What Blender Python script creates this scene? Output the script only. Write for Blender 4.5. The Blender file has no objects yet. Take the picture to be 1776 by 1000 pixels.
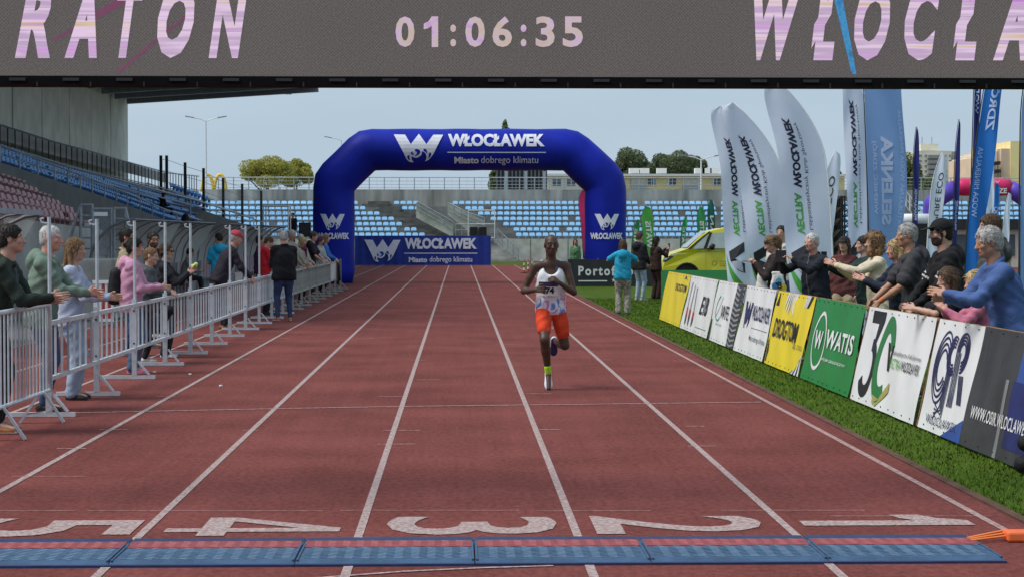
import bpy, bmesh, math, random
import numpy as np
from mathutils import Vector, Matrix
random.seed(7); np.random.seed(7)
S = bpy.context.scene
COL = S.collection
# ---------------------------------------------------------------- camera, sky, sun, exposure
FPX, CAMZ = 3200.0, 1.672                       # focal length in photo pixels, eye height
cd = bpy.data.cameras.new('camera'); cam = bpy.data.objects.new('camera', cd); COL.objects.link(cam)
cd.sensor_width = 36.0; cd.lens = FPX / 1776 * 36.0; cd.clip_start = .1; cd.clip_end = 6000
cam.location = (0, 0, CAMZ)
YAW = math.atan((888 - 796) / FPX); PITCH = math.atan((500 - 408) / FPX)
cam.rotation_euler = (math.pi / 2 - PITCH, 0, -YAW)
S.camera = cam
S.render.resolution_x, S.render.resolution_y = 1024, 576
SUN_EL, SUN_AZ = math.radians(56), math.radians(-102)   # azimuth clockwise from +Y (down the track)
W = bpy.data.worlds.new('World'); S.world = W; W.use_nodes = True
nt = W.node_tree; nt.nodes.clear()
sky = nt.nodes.new('ShaderNodeTexSky'); sky.sky_type = 'NISHITA'; sky.sun_disc = False
sky.sun_elevation = SUN_EL; sky.sun_rotation = SUN_AZ; sky.air_density = 1.2; sky.dust_density = 2.0; sky.ozone_density = 1.5
mixn = nt.nodes.new('ShaderNodeMix'); mixn.data_type = 'RGBA'; mixn.inputs[0].default_value = .86
mixn.inputs[7].default_value = (4.45, 5.75, 7.1, 1)     # thin even overcast veil over the blue
bg = nt.nodes.new('ShaderNodeBackground'); bg.inputs[1].default_value = .105
wo = nt.nodes.new('ShaderNodeOutputWorld')
wtc = nt.nodes.new('ShaderNodeTexCoord'); wmp = nt.nodes.new('ShaderNodeMapping'); wmp.inputs['Scale'].default_value = (2.2, 2.2, 9)
wn = nt.nodes.new('ShaderNodeTexNoise'); wn.inputs['Scale'].default_value = 2.4; wn.inputs['Detail'].default_value = 5
wr = nt.nodes.new('ShaderNodeValToRGB'); wr.color_ramp.elements[0].position = .38; wr.color_ramp.elements[1].position = .68
wr.color_ramp.elements[0].color = (4.5, 5.8, 7.1, 1); wr.color_ramp.elements[1].color = (5.15, 6.25, 7.35, 1)   # soft uneven cloud veil
nt.links.new(wtc.outputs['Generated'], wmp.inputs[0]); nt.links.new(wmp.outputs[0], wn.inputs['Vector']); nt.links.new(wn.outputs[0], wr.inputs[0]); nt.links.new(wr.outputs[0], mixn.inputs[7])
nt.links.new(sky.outputs[0], mixn.inputs[6]); nt.links.new(mixn.outputs[2], bg.inputs[0]); nt.links.new(bg.outputs[0], wo.inputs[0])
sl = bpy.data.lights.new('sun', 'SUN'); sl.energy = 3.2; sl.angle = math.radians(28); sl.color = (1, .955, .89)
so = bpy.data.objects.new('sun', sl); COL.objects.link(so)
sd = Vector((math.sin(SUN_AZ) * math.cos(SUN_EL), math.cos(SUN_AZ) * math.cos(SUN_EL), math.sin(SUN_EL)))
so.rotation_euler = sd.to_track_quat('Z', 'Y').to_euler()
S.view_settings.view_transform = 'Standard'; S.view_settings.look = 'None'
S.view_settings.exposure = 0.0; S.view_settings.gamma = 1.0

# ---------------------------------------------------------------- helpers
_cr = cam.rotation_euler.to_matrix()
def AT(px, py, Y):
    "world point seen at photo pixel px,py at distance Y down the track"
    d = _cr @ Vector(((px - 888) / FPX, (500 - py) / FPX, -1))
    t = Y / d.y
    return Vector((d.x * t, Y, CAMZ + d.z * t))
def G(px, py):
    d = _cr @ Vector(((px - 888) / FPX, (500 - py) / FPX, -1))
    t = -CAMZ / d.z
    return Vector((d.x * t, d.y * t, 0))
def tag(o, label=None, cat=None, group=None, kind=None):
    if label: o['label'] = label
    if cat: o['category'] = cat
    if group: o['group'] = group
    if kind: o['kind'] = kind
    return o
def empty(name, loc=(0, 0, 0), rz=0, label=None, cat=None, group=None):
    o = bpy.data.objects.new(name, None); COL.objects.link(o); o.location = loc; o.rotation_euler = (0, 0, rz)
    o.empty_display_size = .1
    return tag(o, label, cat, group)
def link(name, me, parent=None, m=None):
    o = bpy.data.objects.new(name, me); COL.objects.link(o)
    if parent is not None: o.parent = parent
    if m is not None and not me.materials:
        for q in (m if isinstance(m, (list, tuple)) else [m]): me.materials.append(q)
    return o
def copy_tree(o, parent=None):
    c = o.copy(); COL.objects.link(c)
    if parent is not None: c.parent = parent
    for ch in o.children: copy_tree(ch, c)
    return c
class MB:
    def __init__(s): s.v = []; s.f = []; s.mi = []; s.cur = 0; s.smooth = False
    def add(s, vs, fs):
        n = len(s.v); s.v += [tuple(p) for p in vs]
        for f in fs: s.f.append(tuple(i + n for i in f)); s.mi.append(s.cur)
        return s
    def box(s, c, d, M=None):
        x, y, z = d[0] / 2, d[1] / 2, d[2] / 2
        vs = [Vector((i * x, j * y, k * z)) for k in (-1, 1) for j in (-1, 1) for i in (-1, 1)]
        if M is not None: vs = [M @ p for p in vs]
        vs = [p + Vector(c) for p in vs]
        return s.add(vs, [(0, 2, 3, 1), (4, 5, 7, 6), (0, 1, 5, 4), (2, 6, 7, 3), (0, 4, 6, 2), (1, 3, 7, 5)])
    def box2(s, a, b):
        a, b = Vector(a), Vector(b)
        return s.box((a + b) / 2, [abs(b[i] - a[i]) for i in range(3)])
    def beam(s, a, b, w, h, up=(0, 0, 1)):
        a, b = Vector(a), Vector(b); d = b - a; L = d.length; d.normalize(); u = Vector(up)
        if abs(d.dot(u)) > .98: u = Vector((1, 0, 0))
        r = d.cross(u).normalized(); u = r.cross(d)
        return s.box((a + b) / 2, (w, L, h), Matrix((r, d, u)).transposed())
    def tube(s, pts, r, n=8, cap=True):
        pts = [Vector(p) for p in pts]; m = len(pts)
        rs = r if isinstance(r, (list, tuple)) else [r] * m
        base = len(s.v); prev = None
        for i, p in enumerate(pts):
            d0 = (pts[i] - pts[i - 1]).normalized() if i else None
            d1 = (pts[i + 1] - pts[i]).normalized() if i < m - 1 else None
            t = (d0 + d1).normalized() if d0 and d1 else (d0 or d1)
            st = 1 / max(.35, t.dot(d1)) if d0 and d1 else 1
            if prev is None:
                a = Vector((0, 0, 1)) if abs(t.z) < .9 else Vector((0, 1, 0))
                prev = t.cross(a).normalized()
            x = (prev - t * prev.dot(t)).normalized(); y = t.cross(x); prev = x
            bend = None
            if d0 and d1 and (d1 - d0).length > 1e-4: bend = (d1 - d0).normalized()
            for k in range(n):
                a = 2 * math.pi * k / n
                o = (x * math.cos(a) + y * math.sin(a)) * rs[i]
                if bend is not None: o += bend * o.dot(bend) * (st - 1)
                s.v.append(tuple(p + o))
        for i in range(m - 1):
            for k in range(n):
                a = base + i * n + k; b = base + i * n + (k + 1) % n
                s.f.append((a, b, b + n, a + n)); s.mi.append(s.cur)
        if cap:
            s.f.append(tuple(base + k for k in reversed(range(n)))); s.mi.append(s.cur)
            s.f.append(tuple(base + (m - 1) * n + k for k in range(n))); s.mi.append(s.cur)
        return s
    def prism(s, poly, th, o=(0, 0, 0), R=(1, 0, 0), U=(0, 0, 1)):
        "2-D polygon in the plane o,R,U extruded by th along R x U (both ways half)"
        R, U, o = Vector(R), Vector(U), Vector(o); N = R.cross(U).normalized() * th / 2; n = len(poly)
        ar = sum(poly[i][0] * poly[(i + 1) % n][1] - poly[(i + 1) % n][0] * poly[i][1] for i in range(n))
        if ar < 0: poly = poly[::-1]
        vs = [o + R * a + U * b + N for a, b in poly] + [o + R * a + U * b - N for a, b in poly]
        return s.add(vs, [tuple(range(n)), tuple(range(2 * n - 1, n - 1, -1))] +
                     [(n + i, n + (i + 1) % n, (i + 1) % n, i) for i in range(n)])
    def grid(s, fn, nu, nv):
        n = len(s.v)
        for j in range(nv + 1):
            for i in range(nu + 1): s.v.append(tuple(fn(i / nu, j / nv)))
        for j in range(nv):
            for i in range(nu):
                a = n + j * (nu + 1) + i
                s.f.append((a, a + 1, a + nu + 2, a + nu + 1)); s.mi.append(s.cur)
        return s
    def mesh(s, name):
        me = bpy.data.meshes.new(name); me.from_pydata(s.v, [], s.f)
        if any(s.mi): me.polygons.foreach_set('material_index', s.mi)
        if s.smooth: me.polygons.foreach_set('use_smooth', [True] * len(s.f))
        me.update(); return me
    def build(s, name, m=None, parent=None, bevel=0):
        o = link(name, s.mesh(name), parent, m)
        if bevel:
            b = o.modifiers.new('bevel', 'BEVEL'); b.width = bevel; b.segments = 2; b.limit_method = 'ANGLE'
        return o
# ---------------------------------------------------------------- materials
MATS = {}
def lin(c): return tuple(((x / 255) / 12.92 if x <= 10 else (((x / 255) + .055) / 1.055) ** 2.4) for x in c)
def mat(name, col, rough=.6, var=.12, scale=6., bump=0., bscale=40., metal=0., spec=.28, trans=0., emit=0., stretch=None, dirt=None):
    if name in MATS: return MATS[name]
    m = bpy.data.materials.new(name); m.use_nodes = True; MATS[name] = m
    t = m.node_tree; b = t.nodes['Principled BSDF']
    b.inputs['Roughness'].default_value = rough; b.inputs['Metallic'].default_value = metal
    b.inputs['Specular IOR Level'].default_value = spec
    tc = t.nodes.new('ShaderNodeTexCoord'); mp = t.nodes.new('ShaderNodeMapping')
    t.links.new(tc.outputs['Object'], mp.inputs[0])
    if stretch: mp.inputs['Scale'].default_value = stretch
    n = t.nodes.new('ShaderNodeTexNoise'); n.inputs['Scale'].default_value = scale; n.inputs['Detail'].default_value = 5
    t.links.new(mp.outputs[0], n.inputs['Vector'])
    r = t.nodes.new('ShaderNodeValToRGB'); t.links.new(n.outputs[0], r.inputs[0])
    r.color_ramp.elements[0].position = .3; r.color_ramp.elements[1].position = .7
    lo = dirt if dirt else tuple(c * (1 - var) for c in col)
    r.color_ramp.elements[0].color = (*lo, 1); r.color_ramp.elements[1].color = (*[min(1, c * (1 + var)) for c in col], 1)
    t.links.new(r.outputs[0], b.inputs['Base Color'])
    if bump:
        n2 = t.nodes.new('ShaderNodeTexNoise'); n2.inputs['Scale'].default_value = bscale; n2.inputs['Detail'].default_value = 4
        t.links.new(mp.outputs[0], n2.inputs['Vector'])
        bp = t.nodes.new('ShaderNodeBump'); bp.inputs['Strength'].default_value = bump; bp.inputs['Distance'].default_value = .02
        t.links.new(n2.outputs[0], bp.inputs['Height']); t.links.new(bp.outputs[0], b.inputs['Normal'])
    if trans:
        b.inputs['Transmission Weight'].default_value = trans
    if emit:
        t.links.new(r.outputs[0], b.inputs['Emission Color']); b.inputs['Emission Strength'].default_value = emit
    return m
def glassy(name, col, alpha, rough=.15):
    m = mat(name, col, rough, .05)
    b = m.node_tree.nodes['Principled BSDF']; b.inputs['Alpha'].default_value = alpha
    return m
def cloth(n, c, tr=.25, var=.06):
    m = mat(n, c, .8, var, 1.5, .25, 3)
    t = m.node_tree; b = t.nodes['Principled BSDF']; tl = t.nodes.new('ShaderNodeBsdfTranslucent'); r = [x for x in t.nodes if x.type == 'VALTORGB'][0]
    t.links.new(r.outputs[0], tl.inputs[0]); mx = t.nodes.new('ShaderNodeMixShader'); mx.inputs[0].default_value = tr
    o = [x for x in t.nodes if x.type == 'OUTPUT_MATERIAL'][0]; t.links.new(b.outputs[0], mx.inputs[1]); t.links.new(tl.outputs[0], mx.inputs[2]); t.links.new(mx.outputs[0], o.inputs[0]); return m
# ---------------------------------------------------------------- lettering
FONT_CACHE = {}
def text_raw(s, bold=0., shear=0., space=1.):
    k = (s, bold, shear, space)
    if k in FONT_CACHE: return FONT_CACHE[k]
    if s == '1':
        FONT_CACHE[k] = (np.array([(.55, 1), (1, 1), (1, 0), (.55, 0), (.55, .70), (.35, .62), (0, .58), (0, .76), (.33, .84)]), [(0, 8, 7, 6, 5, 4), (0, 4, 3, 2, 1)], np.array([.4, .7])); return FONT_CACHE[k]
    if s == '4':
        FONT_CACHE[k] = (np.array([(.60, 0), (.80, 0), (.80, 1), (.60, 1), (0, .20), (.60, .20), (.60, .36), (0, .36), (.80, .20), (1, .20), (1, .36), (.80, .36), (.60, .76), (.22, .36)]),
                         [(0, 1, 2, 3), (4, 5, 6, 7), (8, 9, 10, 11), (7, 13, 12, 3)], np.array([.6, .7])); return FONT_CACHE[k]
    c = bpy.data.curves.new('txt', 'FONT'); c.body = s; c.size = 1; c.offset = bold; c.shear = shear; c.space_character = space
    c.resolution_u = 3
    o = bpy.data.objects.new('txt', c)
    me = bpy.data.meshes.new_from_object(o)
    v = np.zeros(len(me.vertices) * 3); me.vertices.foreach_get('co', v); v = v.reshape(-1, 3)[:, :2]
    f = [tuple(p.vertices) for p in me.polygons]
    bpy.data.objects.remove(o); bpy.data.curves.remove(c); bpy.data.meshes.remove(me)
    lo, hi = v.min(0), v.max(0); v = (v - lo) / np.maximum(hi - lo, 1e-6)
    FONT_CACHE[k] = (v, f, (hi - lo)); return FONT_CACHE[k]
def lettering(s, parent, m, fn, bold=.02, shear=0., cuts=0, name='lettering', space=1., mirror=False, poly=None):
    "fn maps (u,v) in 0..1 over the words' own box to a point"
    if poly is not None: v, f = np.array(poly[0], float), poly[1]
    else: v, f, _ = text_raw(s, bold, shear, space)
    me = bpy.data.meshes.new(name)
    bm = bmesh.new(); bv = [bm.verts.new((a, b, 0)) for a, b in v]
    for q in f:
        try: bm.faces.new([bv[i] for i in q])
        except ValueError: pass
    for i in range(1, cuts):
        bmesh.ops.bisect_plane(bm, geom=bm.verts[:] + bm.edges[:] + bm.faces[:], plane_co=(0, i / cuts, 0), plane_no=(0, 1, 0))
    for x in bm.verts:
        u, w = x.co.x, x.co.y
        x.co = fn(1 - u if mirror else u, w)
    bm.to_mesh(me); bm.free()
    return link(name, me, parent, m)
def flat(o, R, U, w, h):
    o, R, U = Vector(o), Vector(R), Vector(U)
    return lambda u, v: o + R * (u * w) + U * (v * h)
# city emblem: W with wave cut-outs
W_OUT = [(0, .98), (.229, .97), (.346, .636), (.508, 1), (.66, .636), (.80, .97), (.998, .97), (.80, .30), (.755, .19), (.70, .10), (.628, .05),
         (.655, .12), (.663, .19), (.655, .28), (.625, .35), (.568, .40), (.57, .31), (.555, .26), (.522, .22), (.487, .18), (.445, .17), (.40, .185), (.374, .22),
         (.358, .18), (.365, .11), (.402, .024), (.36, .022), (.318, .036), (.285, .08), (.26, .12), (.20, .34)]
W_CUT = [[(.275, .17), (.28, .23), (.305, .26), (.325, .24), (.315, .18), (.335, .09), (.30, .11)],
         [(.345, .33), (.36, .38), (.395, .385), (.38, .35), (.385, .32), (.42, .31), (.395, .27), (.36, .28)],
         [(.425, .44), (.45, .47), (.50, .46), (.535, .41), (.535, .34), (.50, .27), (.45, .235), (.42, .24), (.46, .29), (.475, .345), (.46, .38), (.43, .40)],
         [(.60, .44), (.62, .48), (.66, .46), (.675, .40), (.67, .31), (.64, .38), (.605, .40)],
         [(.71, .25), (.70, .18), (.68, .14), (.74, .21), (.76, .30), (.745, .345), (.715, .33)]]
def emblem(parent, m_white, m_base, fn, cuts=0):
    lettering('', parent, m_white, fn, poly=(W_OUT, [tuple(range(len(W_OUT)))][::1]), cuts=cuts, name='emblem')
    vs, fs = [], []
    for p in W_CUT:
        fs.append(tuple(range(len(vs), len(vs) + len(p)))); vs += p
    lettering('', parent, m_base, lambda u, v: fn(u, v) + Vector((0, -.012, 0)), poly=(vs, fs), cuts=cuts, name='emblem_wave')
# shared materials
white_paint = mat('white_paint', (.72, .73, .74), .45, .08, 3, .05)
galv = mat('galvanised_steel', (.42, .46, .50), .38, .16, 9, .08, 60, metal=.55)
grey_steel = mat('grey_steel', (.28, .31, .34), .45, .15, 8, metal=.4)
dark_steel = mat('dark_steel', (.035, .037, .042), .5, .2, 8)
matte_black = mat('matte_black', (.006, .006, .007), .9, .2, 8, spec=.1)
black_plastic = mat('black_plastic', (.018, .018, .02), .5, .2, 8)
concrete = mat('concrete', (.40, .395, .37), .9, .22, 1.2, .25, 12, dirt=(.24, .235, .215))
concrete_pale = mat('concrete_pale', (.58, .57, .53), .9, .15, 1.5, .2, 12, dirt=(.42, .41, .37))
asphalt = mat('asphalt', (.13, .13, .13), .9, .2, 2, .3, 60)
# ================================================================ ground, track, grass
LANE = 1.22; X1 = 3.10
def sheet(name, x0, y0, x1, y1, z, m, nx=1, ny=1):
    b = MB(); b.grid(lambda u, v: (x0 + (x1 - x0) * u, y0 + (y1 - y0) * v, z), nx, ny)
    return tag(b.build(name, m), kind='structure')
def ground_mat(name, c1, c2, c3, s1, s2, bump, bs, rough=.9, spec=.3):
    m = bpy.data.materials.new(name); m.use_nodes = True; t = m.node_tree; b = t.nodes['Principled BSDF']
    b.inputs['Roughness'].default_value = rough; b.inputs['Specular IOR Level'].default_value = spec
    tc = t.nodes.new('ShaderNodeTexCoord')
    def noise(s, d=4):
        n = t.nodes.new('ShaderNodeTexNoise'); n.inputs['Scale'].default_value = s; n.inputs['Detail'].default_value = d
        t.links.new(tc.outputs['Object'], n.inputs['Vector']); return n
    def ramp(n, a, c, p0=.35, p1=.65):
        r = t.nodes.new('ShaderNodeValToRGB'); t.links.new(n.outputs[0], r.inputs[0])
        r.color_ramp.elements[0].position = p0; r.color_ramp.elements[1].position = p1
        r.color_ramp.elements[0].color = (*a, 1); r.color_ramp.elements[1].color = (*c, 1); return r
    r1 = ramp(noise(s1), c1, c2); r2 = ramp(noise(s2, 2), (0, 0, 0), (1, 1, 1), .42, .72)
    mx = t.nodes.new('ShaderNodeMix'); mx.data_type = 'RGBA'
    mul = t.nodes.new('ShaderNodeMath'); mul.operation = 'MULTIPLY'; mul.inputs[1].default_value = .55
    t.links.new(r2.outputs[0], mul.inputs[0]); t.links.new(mul.outputs[0], mx.inputs[0])
    t.links.new(r1.outputs[0], mx.inputs[6]); mx.inputs[7].default_value = (*c3, 1)
    t.links.new(mx.outputs[2], b.inputs['Base Color'])
    bp = t.nodes.new('ShaderNodeBump'); bp.inputs['Strength'].default_value = bump; bp.inputs['Distance'].default_value = .01
    t.links.new(noise(bs, 3).outputs[0], bp.inputs['Height']); t.links.new(bp.outputs[0], b.inputs['Normal'])
    return m
M_track = ground_mat('tartan_track', (.134, .038, .033), (.178, .052, .046), (.222, .088, .080), .9, 110, .5, 160, spec=.06)
def track_wear(m):
    "scuffed lanes: long faint streaks, darker blotches and pale grit"
    t = m.node_tree; b = t.nodes['Principled BSDF']; src = b.inputs['Base Color'].links[0].from_socket; tc = t.nodes.new('ShaderNodeTexCoord')
    def lay(scale, stretch, p0, p1, lo, hi, det=4):
        mp = t.nodes.new('ShaderNodeMapping'); mp.inputs['Scale'].default_value = stretch; t.links.new(tc.outputs['Object'], mp.inputs[0])
        n = t.nodes.new('ShaderNodeTexNoise'); n.inputs['Scale'].default_value = scale; n.inputs['Detail'].default_value = det; t.links.new(mp.outputs[0], n.inputs['Vector'])
        r = t.nodes.new('ShaderNodeMapRange'); r.inputs[1].default_value = p0; r.inputs[2].default_value = p1; r.inputs[3].default_value = lo; r.inputs[4].default_value = hi; t.links.new(n.outputs[0], r.inputs[0]); return r.outputs[0]
    cur = None
    for o in (lay(2.2, (3.5, .10, 1), .3, .7, .94, 1.06), lay(.45, (1, 1, 1), .35, .65, .93, 1.06), lay(26, (1, .6, 1), .3, .7, .78, 1.24, 3)):
        if cur is None: cur = o
        else:
            k = t.nodes.new('ShaderNodeMath'); k.operation = 'MULTIPLY'; t.links.new(cur, k.inputs[0]); t.links.new(o, k.inputs[1]); cur = k.outputs[0]
    vm = t.nodes.new('ShaderNodeVectorMath'); vm.operation = 'SCALE'; t.links.new(src, vm.inputs[0]); t.links.new(cur, vm.inputs['Scale']); t.links.new(vm.outputs[0], b.inputs['Base Color'])
track_wear(M_track)
M_grass = ground_mat('turf', (.040, .074, .009), (.062, .106, .012), (.084, .126, .017), 1.1, 34, .4, 60, spec=.06)
M_far = ground_mat('rough_ground', (.10, .11, .08), (.15, .15, .12), (.2, .2, .17), .2, 3, .3, 10)
M_line = mat('worn_line_paint', (.43, .37, .36), .85, .1, 38, .1, 150, dirt=(.23, .125, .115), spec=.1)
M_thin = mat('faint_line_paint', (.42, .32, .30), .85, .1, 25, .1, 150, dirt=(.22, .095, .085))
sheet('ground', -900, -60, 900, 3500, -.02, M_far)
sheet('apron', -30, -20, -6.60, 118, -.008, asphalt)
sheet('track', -6.72, -15, 3.34, 104.5, 0, M_track, 4, 40)
b = MB()                                                     # the bend leaving to the right beyond the arch
b.grid(lambda u, v: ((3.34 + 30 * math.sin(u * 1.2)), 78 + v * 10 + 18 * (1 - math.cos(u * 1.2)), -.003), 20, 4)
tag(b.build('track_bend', M_track), kind='structure')
sheet('infield_grass', 3.34, -15, 60, 118, -.006, M_grass)
sheet('end_grass', -14, 104.5, 60, 118.6, -.004, M_grass)
b = MB(); b.box2((3.28, -15, -.02), (3.345, 80, .012)); tag(b.build('track_edge_kerb', mat('brown_kerb', (.10, .05, .035), .9, .3, 5)), kind='structure')
marks = empty('lane_markings', label='worn white lane lines numbers and cross marks painted on the red track', cat='markings')
for i in range(9):
    x = X1 - i * LANE
    MB().grid(lambda u, v: (x - .024 + .048 * u, -12 + 116 * v, .004), 1, 60).build('lane_line', M_line if i else M_thin, marks)
for i, d in enumerate('12345'):
    xc = 5350 / 1.0 * 0
    x0 = [(1397, 1697), (1030, 1327), (670, 967), (293, 592), (-62, 240)][i]
    p0, p1 = G(x0[0], 913), G(x0[1], 913)
    lettering(d, marks, M_line, flat((p0.x, 10.93, .0045), (0, -1, 0), (1, 0, 0), .66 if d != '1' else .40, p1.x - p0.x), .012, name='lane_number')
def strip(pts, w, m, name, z=.0042):
    b = MB(); pts = [Vector((p.x, p.y, z)) for p in pts]; vs = []
    for i, p in enumerate(pts):
        d = (pts[min(i + 1, len(pts) - 1)] - pts[max(i - 1, 0)]).normalized(); n = Vector((-d.y, d.x, 0)) * w / 2
        vs += [p + n, p - n]
    b.add(vs, [(2 * i, 2 * i + 1, 2 * i + 3, 2 * i + 2) for i in range(len(pts) - 1)]); return b.build(name, m, marks)
strip([G(20, 718), G(500, 708), G(740, 704), G(1000, 701), G(1320, 697)], .05, M_thin, 'cross_line', .0048)
strip([G(540, 1003), G(700, 991), G(830, 985), G(960, 981)], .03, M_line, 'arc_line', .0046)
for (a, c, y) in [(0, 130, 886), (150, 560, 886), (590, 900, 885), (930, 1130, 886), (1250, 1500, 885), (20, 150, 826), (1440, 1720, 895)]:
    strip([G(a, y), G(c, y)], .012, M_thin, 'cross_mark', .0049)
random.seed(3)
for i in range(5):                                         # short relay and hurdle ticks beside the lane lines
    for y in (600, 625, 655, 683, 742, 772, 588, 566):
        if random.random() < .45: continue
        yy = y + random.uniform(-4, 4); p = G(800, yy); x = X1 - (i + 1) * LANE
        w = random.uniform(.12, .34); o = random.uniform(-.35, .1)
        strip([Vector((x + o, p.y, 0)), Vector((x + o + w, p.y, 0))], .03, M_thin, 'tick_mark', .0047)
# grass blades along the strip by the boards (nobody could count them)
rng = np.random.default_rng(5)
n = 42000; Yb = 9 + 40 * rng.random(n) ** 1.7; Xb = 3.36 + rng.random(n) * 2.2
keep = (Xb < 4.05) | (Yb > 36); Xb, Yb = Xb[keep], Yb[keep]; n = len(Xb)
hgt = rng.uniform(.012, .03, n); ang = rng.random(n) * 6.283; w = .004 + Yb * .00018
lean = rng.normal(0, .012, (n, 2))
V = np.zeros((n, 3, 3)); V[:, 0, 0] = Xb - np.cos(ang) * w; V[:, 0, 1] = Yb - np.sin(ang) * w
V[:, 1, 0] = Xb + np.cos(ang) * w; V[:, 1, 1] = Yb + np.sin(ang) * w
V[:, 2, 0] = Xb + lean[:, 0]; V[:, 2, 1] = Yb + lean[:, 1]; V[:, 2, 2] = hgt; V[:, :2, 2] = -.006
def np_mesh(name, V, F, smooth=False, mi=None):
    V = np.asarray(V, np.float32); F = np.asarray(F, np.int32); me = bpy.data.meshes.new(name)
    me.vertices.add(len(V)); me.vertices.foreach_set('co', V.ravel())
    k = F.shape[1]; me.loops.add(F.size); me.loops.foreach_set('vertex_index', F.ravel())
    me.polygons.add(len(F)); me.polygons.foreach_set('loop_start', np.arange(len(F), dtype=np.int32) * k)
    me.polygons.foreach_set('loop_total', np.full(len(F), k, np.int32))
    if mi is not None: me.polygons.foreach_set('material_index', np.asarray(mi, np.int32))
    if smooth: me.polygons.foreach_set('use_smooth', np.ones(len(F), bool))
    me.update(calc_edges=True); return me
M_blade = mat('grass_blade', (.085, .150, .016), .7, .35, 2.5, spec=.08)
tag(link('grass', np_mesh('grass', V.reshape(-1, 3), np.arange(n * 3).reshape(-1, 3)), None, M_blade), 'short mown green grass between the track and the advertising boards', 'grass', kind='stuff')
# ================================================================ timing mats
M_mat = mat('mat_blue', (.042, .088, .165), .55, .25, 7, .2, 40); M_matl = mat('mat_blue_ridge', (.085, .155, .25), .5, .2, 20)
M_red = mat('mat_red', (.26, .050, .055), .55, .25, 12); M_navy = mat('mat_navy', (.022, .035, .10), .6, .2, 9); M_redl = mat('mat_red_ridge', (.30, .085, .09), .5, .2, 20)
def zig(b, x0, x1, y, z, amp, per, w):
    n = int((x1 - x0) / per * 2); pts = [(x0 + (x1 - x0) * i / n, y + (amp if i % 2 else -amp)) for i in range(n + 1)]
    for (a, c) in zip(pts, pts[1:]):
        b.add([(a[0], a[1] - w, z - .004), (c[0], c[1] - w, z - .004), (c[0], c[1], z), (a[0], a[1], z), (c[0], c[1] + w, z - .004), (a[0], a[1] + w, z - .004)], [(0, 1, 2, 3), (3, 2, 4, 5)])
mats = None
seams = [-3.62, -2.71, -1.775, -.835, .08, .98, 1.89, 2.80]
mlab = ['blue timing mat with red stripe lying over lane five by the barriers', 'blue timing mat with red stripe just past the numeral five', 'blue timing mat with red stripe just past the numeral four',
        'blue timing mat with red stripe between numerals four and three', 'blue timing mat with red stripe just past the numeral three', 'blue timing mat with red stripe just past the numeral two', 'blue timing mat with red stripe at the grass end by the orange cable']
for i, (xa, xb) in enumerate(zip(seams, seams[1:])):
    xa += .0025; xb -= .0025
    e = empty('timing_mat', ((xa + xb) / 2, 9.72, 0), 0, mlab[i], 'timing mat', 'timing mats across the lanes'); L = (xb - xa) / 2
    prof = [(.40, .004), (.34, .018), (-.33, .022), (-.385, .004)]
    b = MB(); vs = [(s * L, y, z) for s in (-1, 1) for y, z in prof]
    b.add(vs, [(0, 4, 5, 1), (1, 5, 6, 2), (2, 6, 7, 3), (0, 1, 2, 3), (7, 6, 5, 4)]); b.build('base', M_mat, e)
    b = MB(); b.box((0, .31, .0185), (2 * L - .01, .11, .006)); b.build('back_strip', M_navy, e)
    b = MB(); b.box((0, .145, .0205), (2 * L - .02, .2, .006)); st = b.build('red_stripe', M_red, e)
    b = MB()
    for y in (.09, .135, .18, .22): zig(b, -L + .02, L - .02, y, .027, .011, .075, .007)
    tag(b.build('red_tread', M_redl, e), kind='stuff')
    b = MB()
    for k in range(8): zig(b, -L + .03, L - .03, .005 - k * .042, .027, .012, .085, .007)
    tag(b.build('blue_tread', M_matl, e), kind='stuff')
    b = MB(); b.box((0, -.40, .006), (2 * L, .03, .012)); b.build('front_edge', M_navy, e)
    for s in (-1, 1):
        b = MB(); b.box((s * (L - .008), -.10, .0235), (.010, .5, .006)); b.build('cable_cover', M_mat, e)
# orange cable reel tail at the end of the mats
b = MB(); b.smooth = True
for k in range(3):
    b.tube([(2.78, 9.9 + .04 * k, .02), (3.0, 9.98 + .03 * k, .03 + .01 * k), (3.3, 9.86 + .05 * k, .03), (3.7, 9.95 - .05 * k, .02), (4.3, 9.7 + .2 * k, .01)], .0065, 6)
tag(b.build('cable', mat('orange_cable', (.75, .19, .04), .5, .1)), 'orange cables running off the end of the timing mats onto the grass', 'cable')
b = MB(); b.smooth = False; b.box((3.07, 9.99, .03), (.16, .12, .055)); o = b.build('connector_box', mat('orange_box', (.80, .16, .05), .5, .1), None, .012)
tag(o, 'orange connector block on the cables at the end of the mats', 'connector')
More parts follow.
